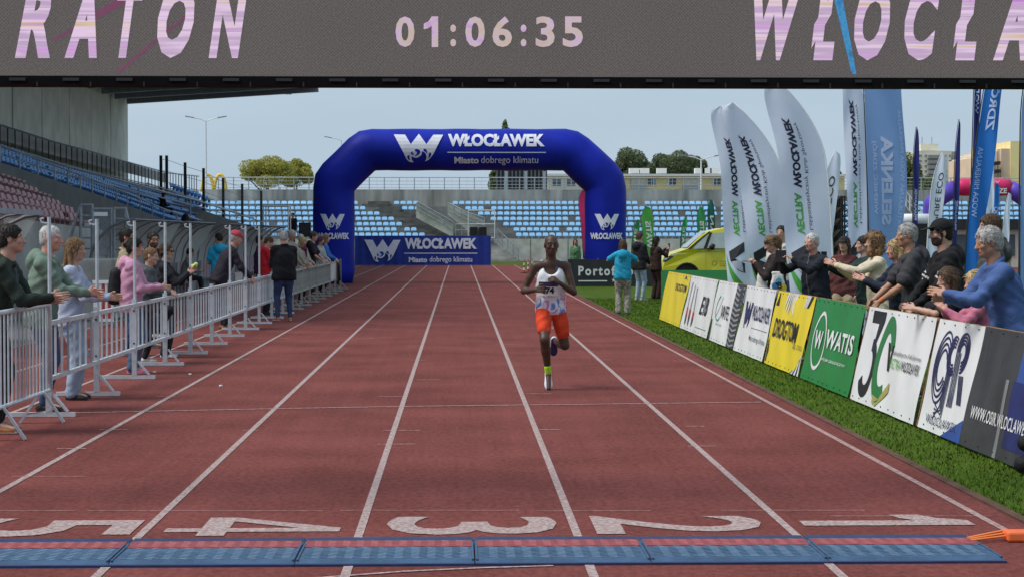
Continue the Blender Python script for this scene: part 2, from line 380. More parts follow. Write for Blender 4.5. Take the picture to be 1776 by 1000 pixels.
# ================================================================ overhead LED gantry
YS = 11.5
c0, c1 = AT(-200, 131, YS), AT(1990, 131, YS); zb = (AT(888, 133, YS).z); zt = zb + 1.15
gan = empty('led_gantry', (0, YS, 0), 0, 'overhead black truss gantry carrying a wide LED screen across the track', 'gantry')
def led_mat():
    m = bpy.data.materials.new('led_face'); m.use_nodes = True; t = m.node_tree; b = t.nodes['Principled BSDF']
    tc = t.nodes.new('ShaderNodeTexCoord'); sp = t.nodes.new('ShaderNodeSeparateXYZ'); t.links.new(tc.outputs['Object'], sp.inputs[0])
    def wave(sock, f):
        a = t.nodes.new('ShaderNodeMath'); a.operation = 'MULTIPLY'; a.inputs[1].default_value = f; t.links.new(sock, a.inputs[0])
        s = t.nodes.new('ShaderNodeMath'); s.operation = 'SINE'; t.links.new(a.outputs[0], s.inputs[0]); return s.outputs[0]
    m1 = t.nodes.new('ShaderNodeMath'); m1.operation = 'MULTIPLY'; t.links.new(wave(sp.outputs[0], 300), m1.inputs[0]); t.links.new(wave(sp.outputs[2], 300), m1.inputs[1])
    n = t.nodes.new('ShaderNodeTexNoise'); n.inputs['Scale'].default_value = 1.3; t.links.new(tc.outputs['Object'], n.inputs['Vector'])
    r = t.nodes.new('ShaderNodeValToRGB'); t.links.new(n.outputs[0], r.inputs[0])
    r.color_ramp.elements[0].color = (*lin((84, 76, 78)), 1); r.color_ramp.elements[1].color = (*lin((90, 86, 80)), 1)
    ma = t.nodes.new('ShaderNodeMath'); ma.operation = 'MULTIPLY_ADD'; ma.inputs[1].default_value = .30; ma.inputs[2].default_value = .95; t.links.new(m1.outputs[0], ma.inputs[0])
    gn = t.nodes.new('ShaderNodeTexNoise'); gn.inputs['Scale'].default_value = 95; gn.inputs['Detail'].default_value = 1; t.links.new(tc.outputs['Object'], gn.inputs['Vector'])
    gm = t.nodes.new('ShaderNodeMapRange'); gm.inputs[1].default_value = .3; gm.inputs[2].default_value = .7; gm.inputs[3].default_value = .72; gm.inputs[4].default_value = 1.28; t.links.new(gn.outputs[0], gm.inputs[0])
    mm = t.nodes.new('ShaderNodeMath'); mm.operation = 'MULTIPLY'; t.links.new(gm.outputs[0], mm.inputs[0]); t.links.new(ma.outputs[0], mm.inputs[1])
    t.links.new(r.outputs[0], b.inputs['Emission Color']); t.links.new(mm.outputs[0], b.inputs['Emission Strength'])
    b.inputs['Base Color'].default_value = (.02, .02, .022, 1); b.inputs['Roughness'].default_value = .7
    return m
def led_ink(name, cols, st, scale, stretch):
    m = mat(name, cols[0], .7, .1, scale, stretch=stretch); t = m.node_tree; b = t.nodes['Principled BSDF']
    r = [x for x in t.nodes if x.type == 'VALTORGB'][0]; cr = r.color_ramp
    cr.elements[0].position = .25; cr.elements[1].position = .75
    cr.elements[0].color = (*cols[0], 1); cr.elements[1].color = (*cols[-1], 1)
    for i, c in enumerate(cols[1:-1]): e = cr.elements.new(.25 + .5 * (i + 1) / (len(cols) - 1)); e.color = (*c, 1)
    for l in list(b.inputs['Base Color'].links): t.links.remove(l)
    b.inputs['Base Color'].default_value = (.03, .03, .03, 1)
    t.links.new(r.outputs[0], b.inputs['Emission Color']); b.inputs['Emission Strength'].default_value = st
    return m
M_led = led_mat()
M_ink = led_ink('led_pink_white', [lin((188, 120, 205)), lin((215, 165, 225)), lin((190, 165, 195)), lin((232, 205, 236)), lin((214, 190, 150)), lin((200, 130, 215))], .92, 2.6, (.25, 1, 9))
M_inkt = led_ink('led_clock', [lin((195, 140, 205)), lin((205, 180, 208)), lin((200, 182, 165)), lin((195, 155, 210))], .9, 9, (1, 1, 1.6))
M_pink = led_ink('led_pink_streak', [lin((112, 66, 92)), lin((128, 68, 102)), lin((96, 74, 84))], .75, 5, None)
M_bluel = led_ink('led_blue_streak', [lin((40, 90, 160)), lin((62, 150, 205)), lin((58, 80, 125))], .85, 14, None)
xl, xr = c0.x, c1.x
npan = 6; seam_x = [xl + (xr - xl) * i / npan for i in range(npan + 1)]
for a, c in zip(seam_x, seam_x[1:]):
    b = MB(); b.box2((a + .0012, 0, zb), (c - .0012, .09, zt)); b.build('screen_panel', M_led, gan)
MB().box2((xl - .05, -.02, zb - .055), (xr + .05, .24, zb - .004)).build('bottom_frame', matte_black, gan)
MB().box2((xl - .05, -.02, zt + .004), (xr + .05, .24, zt + .08)).build('top_frame', matte_black, gan)
MB().box2((xl, .10, zb), (xr, .24, zt)).build('rear_cabinet', matte_black, gan)
b = MB()
for k in range(24):
    x = xl + (xr - xl) * (k + .5) / 24
    b.box((x, -.028, zb - .026), (.10, .012, .018))
    b.tube([(x + .12, -.028, zb - .04), (x + .12, -.028, zb - .068)], .005, 6)
tag(b.build('clip', mat('clip_grey', (.03, .03, .033), .4, .2), gan), kind='stuff')
for s in (xl - .3, xr + .3):
    b = MB()
    for dx in (-.15, .15):
        for dy in (.05, .35): b.tube([(s + dx, dy, 0), (s + dx, dy, zt + .1)], .025, 6)
    for k in range(8):
        z = k * .47
        b.tube([(s - .15, .05, z), (s + .15, .05, z + .47)], .012, 5); b.tube([(s - .15, .35, z + .47), (s + .15, .35, z)], .012, 5)
        b.tube([(s - .15, .05, z), (s - .15, .35, z + .47)], .012, 5); b.tube([(s + .15, .05, z + .47), (s + .15, .35, z)], .012, 5)
    b.box((s, .2, .02), (.6, .6, .04)); b.box((s, .2, zt + .06), (.7, .35, .05))
    b.build('truss_tower', dark_steel, gan)
def led_text(s, x0, x1, y0, y1, m, shear, bold):
    p0, p1 = AT(x0, y1, YS), AT(x1, y1, YS); t = AT(x0, y0, YS)
    lettering(s, gan, m, flat((p0.x, -.004, p0.z), (1, 0, 0), (0, 0, 1), p1.x - p0.x, t.z - p0.z), bold, shear)
for ch, x0, x1 in (('R', 26, 90), ('A', 112, 168), ('T', 204, 252), ('O', 273, 338), ('N', 362, 432), ('A', -64, -8), ('M', -170, -84)):
    led_text(ch, x0, x1, -30, 101, M_ink, .36, .05)
for ch, x0, x1 in (('W', 1306, 1392), ('Ł', 1407, 1447), ('O', 1481, 1543), ('C', 1568, 1630), ('Ł', 1653, 1693), ('A', 1722, 1784), ('W', 1812, 1898)):
    led_text(ch, x0, x1, -30, 105, M_ink, .30, .05)
for ch, x0, x1 in (('0', 686, 719), ('1', 735, 760), (':', 781, 791), ('0', 807, 841), ('6', 854, 888), (':', 903, 913), ('3', 929, 962), ('5', 976, 1011)):
    y0, y1 = (29, 82) if ch != ':' else (43, 81)
    led_text(ch, x0, x1, y0, y1, M_inkt, 0, .03)
def streak(m, pts, dy):
    b = MB(); vs = [AT(x, y, YS) for x, y in pts]; b.add([(v.x, dy, v.z) for v in vs], [tuple(range(len(vs)))]); b.build('screen_streak', m, gan)
streak(M_pink, [(90, 68), (215, 0), (250, -20), (245, -8), (96, 71)], -.002); streak(M_pink, [(200, 125), (330, 20), (337, 20), (208, 126)], -.002)
streak(M_pink, [(165, 22), (245, -28), (255, -28), (172, 30)], -.0025)
streak(M_bluel, [(1442, -20), (1458, -20), (1485, 129), (1477, 129)], -.006)
# ================================================================ inflatable arch
YA = 65.0; k65 = YA / FPX
M_arch = mat('arch_vinyl', (.010, .022, .34), .5, .2, 1.2, .4, 3, spec=.12); M_archw = mat('arch_print', (.74, .76, .86), .5, .05)
def arch_path(pts, r, n, name, m, parent, Y):
    P = [AT(x, y, Y) for x, y in pts]; P = [Vector((p.x, 0, p.z)) for p in P]; out = []
    for i, p in enumerate(P):
        if 0 < i < len(P) - 1:
            a = (P[i - 1] - p); c = (P[i + 1] - p); la, lc = a.length, c.length
            d = min(.25, la / 3, lc / 3)
            q0, q1 = p + a.normalized() * d, p + c.normalized() * d
            out += [q0, (q0 + q1) / 2 * .5 + p * .5, q1]
        else: out.append(p)
    fine = []
    for a, c in zip(out, out[1:]):
        nseg = max(1, int((c - a).length / .45))
        fine += [a.lerp(c, j / nseg) for j in range(nseg)]
    fine.append(out[-1])
    rs = [r * (1 + .012 * math.sin(j * 1.7)) for j in range(len(fine))]
    for j, f in ((0, .90), (-1, .90)): rs[j] *= f
    b = MB(); b.smooth = True; b.tube(fine, rs, n); return b.build(name, m, parent)
ar = empty('inflatable_arch', (0, YA, 0), 0, 'big dark blue inflatable arch with white city emblem and lettering over the track', 'arch')
arch_path([(579, 491), (579, 316), (636, 260), (990, 260), (1050, 316), (1050, 491)], 36 * k65, 40, 'tube', M_arch, ar, YA)
RA = 36 * k65
def on_beam(x0, x1, y0, y1):
    p0, p1 = AT(x0, y1, YA), AT(x1, y0, YA); zc = AT(800, 260, YA).z
    def fn(u, v):
        z = p0.z + (p1.z - p0.z) * v
        return Vector((p0.x + (p1.x - p0.x) * u, -math.sqrt(max(.01, (RA * 1.02) ** 2 - (z - zc) ** 2)) - .012, z))
    return fn
def on_leg(x0, x1, y0, y1, cx):
    p0, p1 = AT(x0, y1, YA), AT(x1, y0, YA); xc = AT(cx, 400, YA).x
    def fn(u, v):
        x = p0.x + (p1.x - p0.x) * u
        return Vector((x, -math.sqrt(max(.01, (RA * 1.02) ** 2 - (x - xc) ** 2)) - .012, p0.z + (p1.z - p0.z) * v))
    return fn
emblem(ar, M_archw, M_arch, on_beam(684, 769, 234, 284), 8)
lettering('WŁOCŁAWEK', ar, M_archw, on_beam(777, 943, 234, 256), .05, cuts=5)
lettering('Miasto', ar, M_archw, on_beam(788, 830, 274, 285), .04, cuts=3)
lettering('dobrego klimatu', ar, M_archw, on_beam(834, 932, 273, 288), .0, cuts=3)
lettering('', ar, M_archw, on_beam(776, 945, 265.6, 267), poly=([(0, 0), (1, 0), (1, 1), (0, 1)], [(0, 1, 2, 3)]), name='printed_rule')
def vcut(s, fn, bold):                                   # letters round the leg: slice in u
    v, f, _ = text_raw(s, bold)
    vs = np.stack([v[:, 1], v[:, 0]], 1)
    lettering('', ar, M_archw, lambda u, w: fn(w, u), poly=(vs, f), cuts=12, name='lettering')
for cx in (579, 1050):
    Wf = on_leg(cx - 21, cx + 21, 371, 400, cx)
    vs = [(b_, a_) for a_, b_ in W_OUT]
    lettering('', ar, M_archw, lambda u, w: Wf(w, u), poly=(vs, [tuple(range(len(vs)))]), cuts=8, name='emblem')
    vs, fs = [], []
    for p in W_CUT: fs.append(tuple(range(len(vs), len(vs) + len(p)))); vs += [(b_, a_) for a_, b_ in p]
    lettering('', ar, M_arch, lambda u, w: Wf(w, u) + Vector((0, -.012, 0)), poly=(vs, fs), cuts=6, name='emblem_wave')
    vcut('WŁOCŁAWEK', on_leg(cx - 28, cx + 28, 404, 415, cx), .045)
# ground banner behind the arch
M_navyb = mat('banner_navy', (.030, .055, .30), .55, .12, 3, .35, 3, spec=.12)
YB = 102.0
p0, p1 = AT(616, 458.5, YB), AT(851, 409, YB)
bn = empty('ground_banner', (p0.x, YB, 0), 0, 'long navy banner with white city emblem standing at the far end of the track', 'banner')
w_, h_ = p1.x - p0.x, p1.z - .02
b = MB(); b.smooth = True; wavef = lambda u, v: (u * w_, .03 * math.sin(u * 40) * v + .02 * math.sin(u * 95), .02 + h_ * v); b.grid(wavef, 120, 4); b.build('sheet', M_navyb, bn)
b = MB()
for i in range(5): b.tube([(w_ * i / 4, .08, 0), (w_ * i / 4, .08, h_ + .04)], .03, 6)
b.build('frame', grey_steel, bn)
def on_ban(x0, x1, y0, y1):
    a, c = AT(x0, y1, YB), AT(x1, y0, YB); return flat((a.x - p0.x, -.075, a.z), (1, 0, 0), (0, 0, 1), c.x - a.x, c.z - a.z)
emblem(bn, M_archw, M_navyb, on_ban(632, 695, 415, 455))
lettering('WŁOCŁAWEK', bn, M_archw, on_ban(702, 827, 413, 432), .05)
lettering('Miasto', bn, M_archw, on_ban(709, 741, 446, 455), .035); lettering('dobrego klimatu', bn, M_archw, on_ban(745, 819, 445, 457), .01)
lettering('', bn, M_archw, on_ban(701, 828, 438.6, 440), poly=([(0, 0), (1, 0), (1, 1), (0, 1)], [(0, 1, 2, 3)]), name='printed_rule')
# ================================================================ bend stand at the far end
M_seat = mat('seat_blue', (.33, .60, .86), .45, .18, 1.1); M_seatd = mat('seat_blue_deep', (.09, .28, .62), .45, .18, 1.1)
M_seatr = mat('seat_faded_red', (.38, .20, .21), .5, .3, 1.2)
def seat_mesh(m):
    b = MB()                                         # bucket seat facing -Y
    b.box((0, 0, .17), (.37, .34, .045)); b.add([(-.175, .15, .17), (.175, .15, .17), (.18, .20, .32), (.12, .22, .385), (-.12, .22, .385), (-.18, .20, .32), (-.175, .19, .17), (.175, .19, .17), (.18, .24, .32), (.12, .26, .385), (-.12, .26, .385), (-.18, .24, .32)],
        [(0, 1, 2, 5), (5, 2, 3, 4), (4, 3, 9, 10), (5, 4, 10, 11), (3, 2, 8, 9), (0, 5, 11, 6), (1, 7, 8, 2), (6, 11, 8, 7), (11, 10, 9, 8)]); b.box((0, .05, .07), (.10, .1, .14))
    me = b.mesh('seat'); me.materials.append(m); return me
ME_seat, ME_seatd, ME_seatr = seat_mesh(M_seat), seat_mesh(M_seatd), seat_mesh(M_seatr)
def put_seats(parent, lst, me, m, limit, keyY):
    "lst of (x,y,z,rz) relative to parent; the largest in view as parts, the rest one mesh"
    lst = sorted(lst, key=keyY); near, rest = lst[:limit], lst[limit:]
    for x, y, z, r in near:
        o = bpy.data.objects.new('seat', me); COL.objects.link(o); o.parent = parent; o.location = (x, y, z); o.rotation_euler = (0, 0, r)
    if rest:
        vs = np.array([v.co for v in me.vertices]); fs = [tuple(p.vertices) for p in me.polygons]; V, F = [], []
        for x, y, z, r in rest:
            c, s = math.cos(r), math.sin(r); n = len(V) * len(vs)
            V.append(np.stack([x + vs[:, 0] * c - vs[:, 1] * s, y + vs[:, 0] * s + vs[:, 1] * c, z + vs[:, 2]], 1)); F += [tuple(i + n for i in f) for f in fs]
        mm = bpy.data.meshes.new('seats'); mm.from_pydata([tuple(p) for p in np.concatenate(V)], [], F); mm.update()
        tag(link('seats', mm, parent, m), kind='stuff')
YE = 119.5
st = empty('bend_stand', (0, YE, 0), 0, 'concrete stand with rows of pale blue seats beyond the end of the track', 'grandstand')
NR = 7; rows = []
for i in range(NR):
    Y = YE + .4 + i * .85; z = AT(800, 408 - 9.2 * i, Y).z; rows.append((Y - YE, z - .22))
xL, xR = AT(330, 400, YE).x, 46.0
MB().box2((xL, 0, 0), (xR, .35, rows[0][1] - .02)).build('front_wall', concrete_pale, st)
b = MB()
for k in range(26):
    x = xL + (xR - xL) * k / 26; b.box2((x, -.012, 0), (x + .05, .0, rows[0][1] - .04))
tag(b.build('wall_joint', mat('joint_dark', (.19, .19, .18), .9, .2), st), kind='stuff')
for i, (y, z) in enumerate(rows): MB().box2((xL, y - .42 + (.37 if i == 0 else 0), z - .6), (xR, y + .43, z)).build('terrace_step', mat('terrace_concrete', (.21, .21, .20), .9, .25, 1.5, .2, 12), st)
yt = rows[-1][0] + .43; zt2 = AT(800, 329, YE + yt).z
MB().box2((xL, yt, 0), (xR, yt + .5, zt2)).build('back_wall', mat('stained_concrete', (.36, .35, .32), .9, .3, .6, .2, 8, stretch=(2.5, 1, .35), dirt=(.17, .165, .15)), st)
ends = [625, 645, 667, 690, 705, 725, 742][::-1]; starts = [784, 806, 828, 850, 872, 890, 894][::-1]
seats = []
for i, (y, z) in enumerate(rows):
    Y = YE + y
    def span(a, c):
        xa, xb = AT(a, 400, Y).x, AT(c, 400, Y).x; n = int((xb - xa) / .435)
        for k in range(n):
            if random.random() < .015: continue
            seats.append((xa + .22 + k * .435, y, z, 0))
    span(352, ends[i]); span(starts[i], 1245 - 0)
    if i >= 4: span([0, 0, 0, 0, 712, 696, 682][i], [0, 0, 0, 0, 722, 744, 727][i])
    span(1250, 1330); span(1455, 1500); span(1592, 1790)
random.seed(11)
put_seats(st, seats, ME_seat, M_seat, 300, lambda s: (abs(s[0] - 3) if True else 0))
M_step = mat('dark_steps', (.13, .13, .12), .9, .3, 2, .3, 20)
b = MB()
for i, (y, z) in enumerate(rows):                    # stair cut through the rows
    Y = YE + y; xa = AT(ends[i] + 3, 400, Y).x; xb = AT(ends[i] + 48, 400, Y).x
    MB().box2((xa, y - .435, z - .02), (xb, y + .1, z + .17)).build('stair_step', M_step, st)
    MB().box2((xa + .4, y + .1, z - .02), (xb + .1, y + .43, z + .36)).build('stair_step', M_step, st)
def wallpoly(px, Y, th, name, m):
    P = [AT(x, y, Y) for x, y in px]; b = MB(); b.prism([(p.x, p.z) for p in P], th, (0, Y - YE, 0), (1, 0, 0), (0, 0, 1)); return b.build(name, m, st)
wallpoly([(722, 352), (728, 352), (786, 393), (786, 412), (722, 378)], YE - .25, .3, 'stair_parapet', concrete_pale)
wallpoly([(776, 352), (782, 352), (840, 384), (840, 409), (822, 409), (776, 372)], YE - .22, .24, 'stair_parapet', concrete_pale)
def rail(parent, pts, Y, r=.03, h=None, posts=0, m=galv, mid=True, name='handrail'):
    P = [AT(x, y, Y) for x, y in pts]; off = Vector((0, -parent.location.y, 0)); P = [p + off for p in P]; b = MB(); b.tube(P, r, 5)
    if h:
        if mid: b.tube([p - Vector((0, 0, h * .5)) for p in P], r * .7, 5)
        b.tube([p - Vector((0, 0, h)) for p in P], r * .7, 5)
        for a, c in zip(P, P[1:]):
            n = max(1, posts)
            for k in range(n + 1):
                q = a.lerp(c, k / n); b.tube([q, q - Vector((0, 0, h))], r, 5)
    return b.build(name, m, parent)
rail(st, [(724, 350), (786, 385)], YE - .5, .035, .5, 4); rail(st, [(776, 352), (812, 369), (840, 378)], YE - .5, .035, .5, 3)
rail(st, [(862, 397), (899, 432)], YE - 1.6, .035, .9, 4)
for i in range(9):                                    # steps down to the track
    y = 0 - .28 * i; p = AT(850 + i * 5.6, 412 + i * 4.9, YE + y)
    z = max(.02, rows[0][1] * (1 - (i + 1) / 10)); MB().box2((AT(826, 400, YE).x, y - .29, 0), (p.x + .25, y - .002, z)).build('stair_step', concrete, st)
# gate frame beside the stair
gt = empty('pitch_gate', (0, YE - 1.2, 0), 0, 'tall white tubular gate frame in front of the stand stair', 'gate')
rail(gt, [(812, 365), (858, 365)], YE - 1.2, .03, 1.75, 1, white_paint, True, 'gate_frame'); rail(gt, [(790, 389), (812, 389)], YE - 1.2, .025, .75, 2, galv, True, 'gate_leaf')
MB().box2((AT(812, 400, YE).x, -.05, 0), (AT(814, 400, YE).x, .05, AT(812, 408, YE).z)).build('gate_post', white_paint, gt)
for i, x in enumerate((815, 831)):
    p0 = AT(x, 409, YE - .6); p1 = AT(x + 13, 394, YE - .6)
    o = MB().box2((p0.x, YE - .95, 0), (p1.x, YE - .35, p1.z)).build('speaker_box', black_plastic, None, .02)
    tag(o, ['black loudspeaker box by the stair gate, nearer the long navy banner lettering', 'black loudspeaker box by the stair gate, nearer the stair handrail'][i], 'speaker', 'black boxes by the stair gate')
# railing on the back wall
rl = empty('wall_railing', (0, YE + yt + .25, zt2), 0, 'galvanised railing with wire infill on top of the end wall', 'railing')
htop = AT(800, 308, YE + yt).z - zt2
MB().tube([(xL, 0, htop), (xR, 0, htop)], .035, 6).build('top_rail', galv, rl)
for f in (.15, .42, .7): MB().tube([(xL, 0, htop * f), (xR, 0, htop * f)], .015, 4).build('wire', galv, rl)
k = 0; x = xL
me_post = MB().box2((-.03, -.03, 0), (.03, .03, htop)).mesh('post')
while x < xR: link('post', me_post, rl, galv).location = (x, 0, 0); x += 1.02
b = MB()
for k in range(int((xR - xL) / .51)): b.tube([(xL + k * .51, .02, .05), (xL + k * .51, .02, htop)], .006, 3)
tag(b.build('mesh_infill', galv, rl), kind='stuff')
# ================================================================ covered grandstand on the left
gs = empty('grandstand', (-14, 56, 0), 0, 'covered grandstand with deep blue seats and sloping dark parapets beside the track', 'grandstand')
def rel(v): return Vector((v[0] + 14, v[1] - 56, v[2]))
Fp = [(-60, 275), (0, 292), (95, 322), (160, 343), (221, 364), (284, 388), (345, 404)]
Bp = [(-60, 246), (0, 262), (95, 290), (160, 308), (221, 324), (284, 338), (345, 348)]
def lineat(P, X):
    out = []
    for x, y in P:
        d = -X * FPX / (796 - x); out.append(AT(x, y, d))
    return out
F = lineat(Fp, -12.6); Bk = lineat(Bp, -15.8)
M_par = mat('parapet_dark', (.125, .13, .128), .85, .15, 1.5, .2, 10)
n = len(F)
b = MB(); vs = []
for a, c in zip(F, Bk): vs += [rel(a), rel((a.x, a.y, 0)), rel(c), rel((c.x - 3, c.y, 0))]
fs = []
for i in range(n - 1):
    j = 4 * i; fs += [(j, j + 4, j + 5, j + 1), (j + 4, j, j + 2, j + 6)]
fs.append((4 * n - 4, 4 * n - 2, 4 * n - 1, 4 * n - 3)); b.add(vs, fs); b.build('raked_deck', concrete, gs)
b = MB()
for a, c in zip(F, F[1:]):
    a, c = rel(a), rel(c); nn = Vector((.14, 0, 0))
    b.add([a + nn, c + nn, c + nn + Vector((0, 0, .12)), a + nn + Vector((0, 0, .12)), a - nn, c - nn, c - nn + Vector((0, 0, .12)), a - nn + Vector((0, 0, .12)),
           Vector((a.x + .14, a.y, -.0)), Vector((c.x + .14, c.y, 0))], [(0, 1, 2, 3), (3, 2, 6, 7), (5, 4, 7, 6), (8, 9, 1, 0)])
b.build('front_parapet', M_par, gs)
b = MB(); b.tube([rel(p) + Vector((0, 0, .62)) for p in F], .03, 5)
for a, c in zip(F, F[1:]):
    for k in range(3): q = rel(a.lerp(c, k / 3)); b.tube([q, q + Vector((0, 0, .62))], .028, 5)
b.build('front_rail', grey_steel, gs)
b = MB(); U0 = lineat([(-60, 236), (0, 254), (120, 290), (240, 322), (330, 345), (440, 378)], -13.4)
b.tube([rel(p) for p in U0], .05, 5); b.tube([rel(p) - Vector((0, 0, .28)) for p in U0], .03, 5)
for p in U0: b.tube([rel(p), rel(p) - Vector((0, 0, 1.0))], .04, 5)
b.build('aisle_rail', grey_steel, gs)
ss = []
for r in range(6):
    f = .1 + .8 * r / 5
    line = [a.lerp(c, f) for a, c in zip(F, Bk)]
    for a, c in zip(line, line[1:]):
        L = (c - a).length; m = int(L / .47)
        for k in range(m):
            if random.random() < .05: continue
            q = rel(a.lerp(c, (k + .5) / m)); ss.append((q.x, q.y, q.z - .02, math.pi / 2))
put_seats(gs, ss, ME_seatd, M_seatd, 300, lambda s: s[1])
# second, farther block with its own sloping dark stair wall
F2 = [AT(x, y, Y) for x, y, Y in ((255, 337, 92), (320, 358, 97), (390, 382, 101), (455, 402, 105))]
b = MB()
for a, c in zip(F2, F2[1:]):
    a, c = rel(a), rel(c); t = Vector((.35, 0, 0)); dn = Vector((0, 0, -.75))
    b.add([a + t, c + t, c + t + dn, a + t + dn, a - t, c - t, c - t + dn, a - t + dn], [(0, 3, 2, 1), (0, 1, 5, 4), (4, 5, 6, 7), (3, 7, 6, 2)])
    b.add([Vector((a.x, a.y, a.z - .7)), Vector((c.x, c.y, c.z - .7)), Vector((c.x, c.y, 0)), Vector((a.x, a.y, 0))], [(0, 3, 2, 1)])
b.build('stair_wall', M_par, gs)
b = MB(); b.tube([rel(p) + Vector((0, 0, .55)) for p in F2], .03, 5)
for p in F2: b.tube([rel(p), rel(p) + Vector((0, 0, .55))], .03, 5)
b.build('stair_rail', grey_steel, gs)
s2 = []
for r in range(4):
    a, c = AT(285 + 6 * r, 349 - 9 * r, 99 + r), AT(352 + 4 * r, 371 - 9 * r, 103 + r)
    for k in range(11):
        q = rel(a.lerp(c, k / 10)); s2.append((q.x, q.y, q.z - .25, math.pi / 2 * .8))
put_seats(gs, s2, ME_seatd, M_seatd, 0, lambda s: s[1])
# upper back wall with terrace railing, wall slabs and roof
T = lineat([(-60, 200), (0, 217), (95, 247), (160, 264), (227, 283), (290, 300), (345, 306)], -17)
b = MB()
for a, c in zip(T, T[1:]):
    a, c = rel(a), rel(c); b.add([Vector((a.x, a.y, a.z - .95)), Vector((c.x, c.y, c.z - .95)), Vector((c.x, c.y, 1)), Vector((a.x, a.y, 1)), Vector((a.x - .4, a.y, a.z - .95)), Vector((c.x - .4, c.y, c.z - .95))],
                                 [(0, 3, 2, 1), (0, 1, 5, 4)])
b.build('terrace_wall', concrete, gs)
b = MB(); b.tube([rel(p) for p in T], .04, 5); b.tube([rel(p) - Vector((0, 0, .9)) for p in T], .03, 5); b.build('terrace_top_rail', grey_steel, gs)
me_p = MB().box2((-.022, -.022, -1.25), (.022, .022, 0)).mesh('railing_post')
for a, c in zip(T, T[1:]):
    m = max(1, int((c - a).length / 1.05))
    for k in range(m): link('railing_post', me_p, gs, dark_steel).location = rel(a.lerp(c, k / m))
T2 = lineat([(-60, 226), (0, 242), (95, 270), (160, 286), (227, 302), (290, 318)], -17.6)
b = MB()
for a, c in zip(T2, T2[1:]):
    a, c = rel(a), rel(c); b.add([a, c, c + Vector((0, 0, .55)), a + Vector((0, 0, .55))], [(0, 1, 2, 3)])
b.build('gallery_band', mat('gallery_grey', (.34, .34, .33), .8, .2, 1), gs)
M_slab = mat('wall_slab', (.80, .81, .73), .85, .12, .7, .15, 6, dirt=(.64, .65, .59))
js = [-58, -22, 28, 78, 125, 163, 197, 227]
for a, c in zip(js, js[1:]):
    Ya, Yc = 18.4 * FPX / (796 - a), 18.4 * FPX / (796 - c)
    MB().box2((-18.9 + 14, Ya + .10 - 56, 0), (-18.4 + 14 + random.uniform(0, .05), Yc - .10 - 56, 9.4)).build('wall_slab', M_slab, gs)
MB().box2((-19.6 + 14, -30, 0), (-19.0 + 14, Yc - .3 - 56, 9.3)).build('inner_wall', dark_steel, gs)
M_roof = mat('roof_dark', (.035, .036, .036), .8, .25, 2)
Yr = 18.4 * FPX / (796 - 227)
pa, pc = AT(227, 173, Yr), AT(555, 153, Yr)
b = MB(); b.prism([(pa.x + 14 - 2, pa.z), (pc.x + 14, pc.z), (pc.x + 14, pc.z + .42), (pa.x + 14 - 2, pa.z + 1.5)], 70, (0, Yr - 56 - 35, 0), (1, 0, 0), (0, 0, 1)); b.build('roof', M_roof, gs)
for k in range(9):
    y = Yr - 56 - 1.2 - k * 3.6; b = MB(); b.beam((pa.x + 14, y, pa.z - .16), (pc.x + 14, y, pc.z - .14), .3, .34); b.build('roof_beam', grey_steel, gs)
b = MB(); p = AT(500, 160, Yr - .5); b.box(rel(p), (.35, .3, .25)); b.box(rel(p) + Vector((.3, 0, .12)), (.4, .2, .12)); b.build('floodlight', dark_steel, gs)
# lower block of faded red seats behind the dugouts
rs = empty('red_seat_terrace', (-9.5, 33, 0), 0, 'low terrace of faded red seats behind the dugouts', 'terrace')
sr = []
for r, (y0, x0, y1, x1) in enumerate([(372, -30, 395, 150), (352, -30, 383, 142), (334, -30, 370, 118), (318, -30, 348, 80), (304, -30, 324, 36)]):
    X = -9.3 - r * .75; a = AT(x0, y0, -X * FPX / (796 - x0)); c = AT(x1, y1, -X * FPX / (796 - x1)); m = int((c - a).length / .55)
    bb = MB(); bb.add([(a.x + 9.9, a.y - 33, a.z - .05), (c.x + 9.9, c.y - 33, c.z - .05), (c.x + 9.1, c.y - 33, c.z - .05), (a.x + 9.1, a.y - 33, a.z - .05), (a.x + 9.9, a.y - 33, 0), (c.x + 9.9, c.y - 33, 0), (c.x + 9.1, c.y - 33, 0)], [(0, 1, 2, 3), (4, 5, 1, 0), (5, 6, 2, 1)]); bb.build('terrace_step', concrete, rs)
    for k in range(m):
        if random.random() < .06: continue
        q = a.lerp(c, (k + .5) / m); sr.append((q.x + 9.5, q.y - 33, q.z - .04, math.pi / 2))
put_seats(rs, sr, ME_seatr, M_seatr, 300, lambda s: s[1])
# tall dark fence posts between the two stands
fp = [(279, 270, 330, 96), (289, 270, 338, 97), (321, 282, 350, 100), (353, 292, 350, 103), (387, 309, 356, 106), (420, 319, 362, 109), (453, 331, 378, 112)]
fe = empty('mesh_fence', (0, 96, 0), 0, 'tall dark post fence with thin wires between the two stands', 'fence')
tops = []
for x, y0, y1, Y in fp:
    t = AT(x, y0, Y); MB().box2((t.x - .07, Y - 96 - .07, 0), (t.x + .07, Y - 96 + .07, t.z)).build('post', dark_steel, fe); tops.append(Vector((t.x, Y - 96, t.z)))
b = MB()
for f in (.02, .12, .22, .32): b.tube([p - Vector((0, 0, p.z * f + .1)) for p in tops], .012, 4)
b.build('wire', grey_steel, fe)
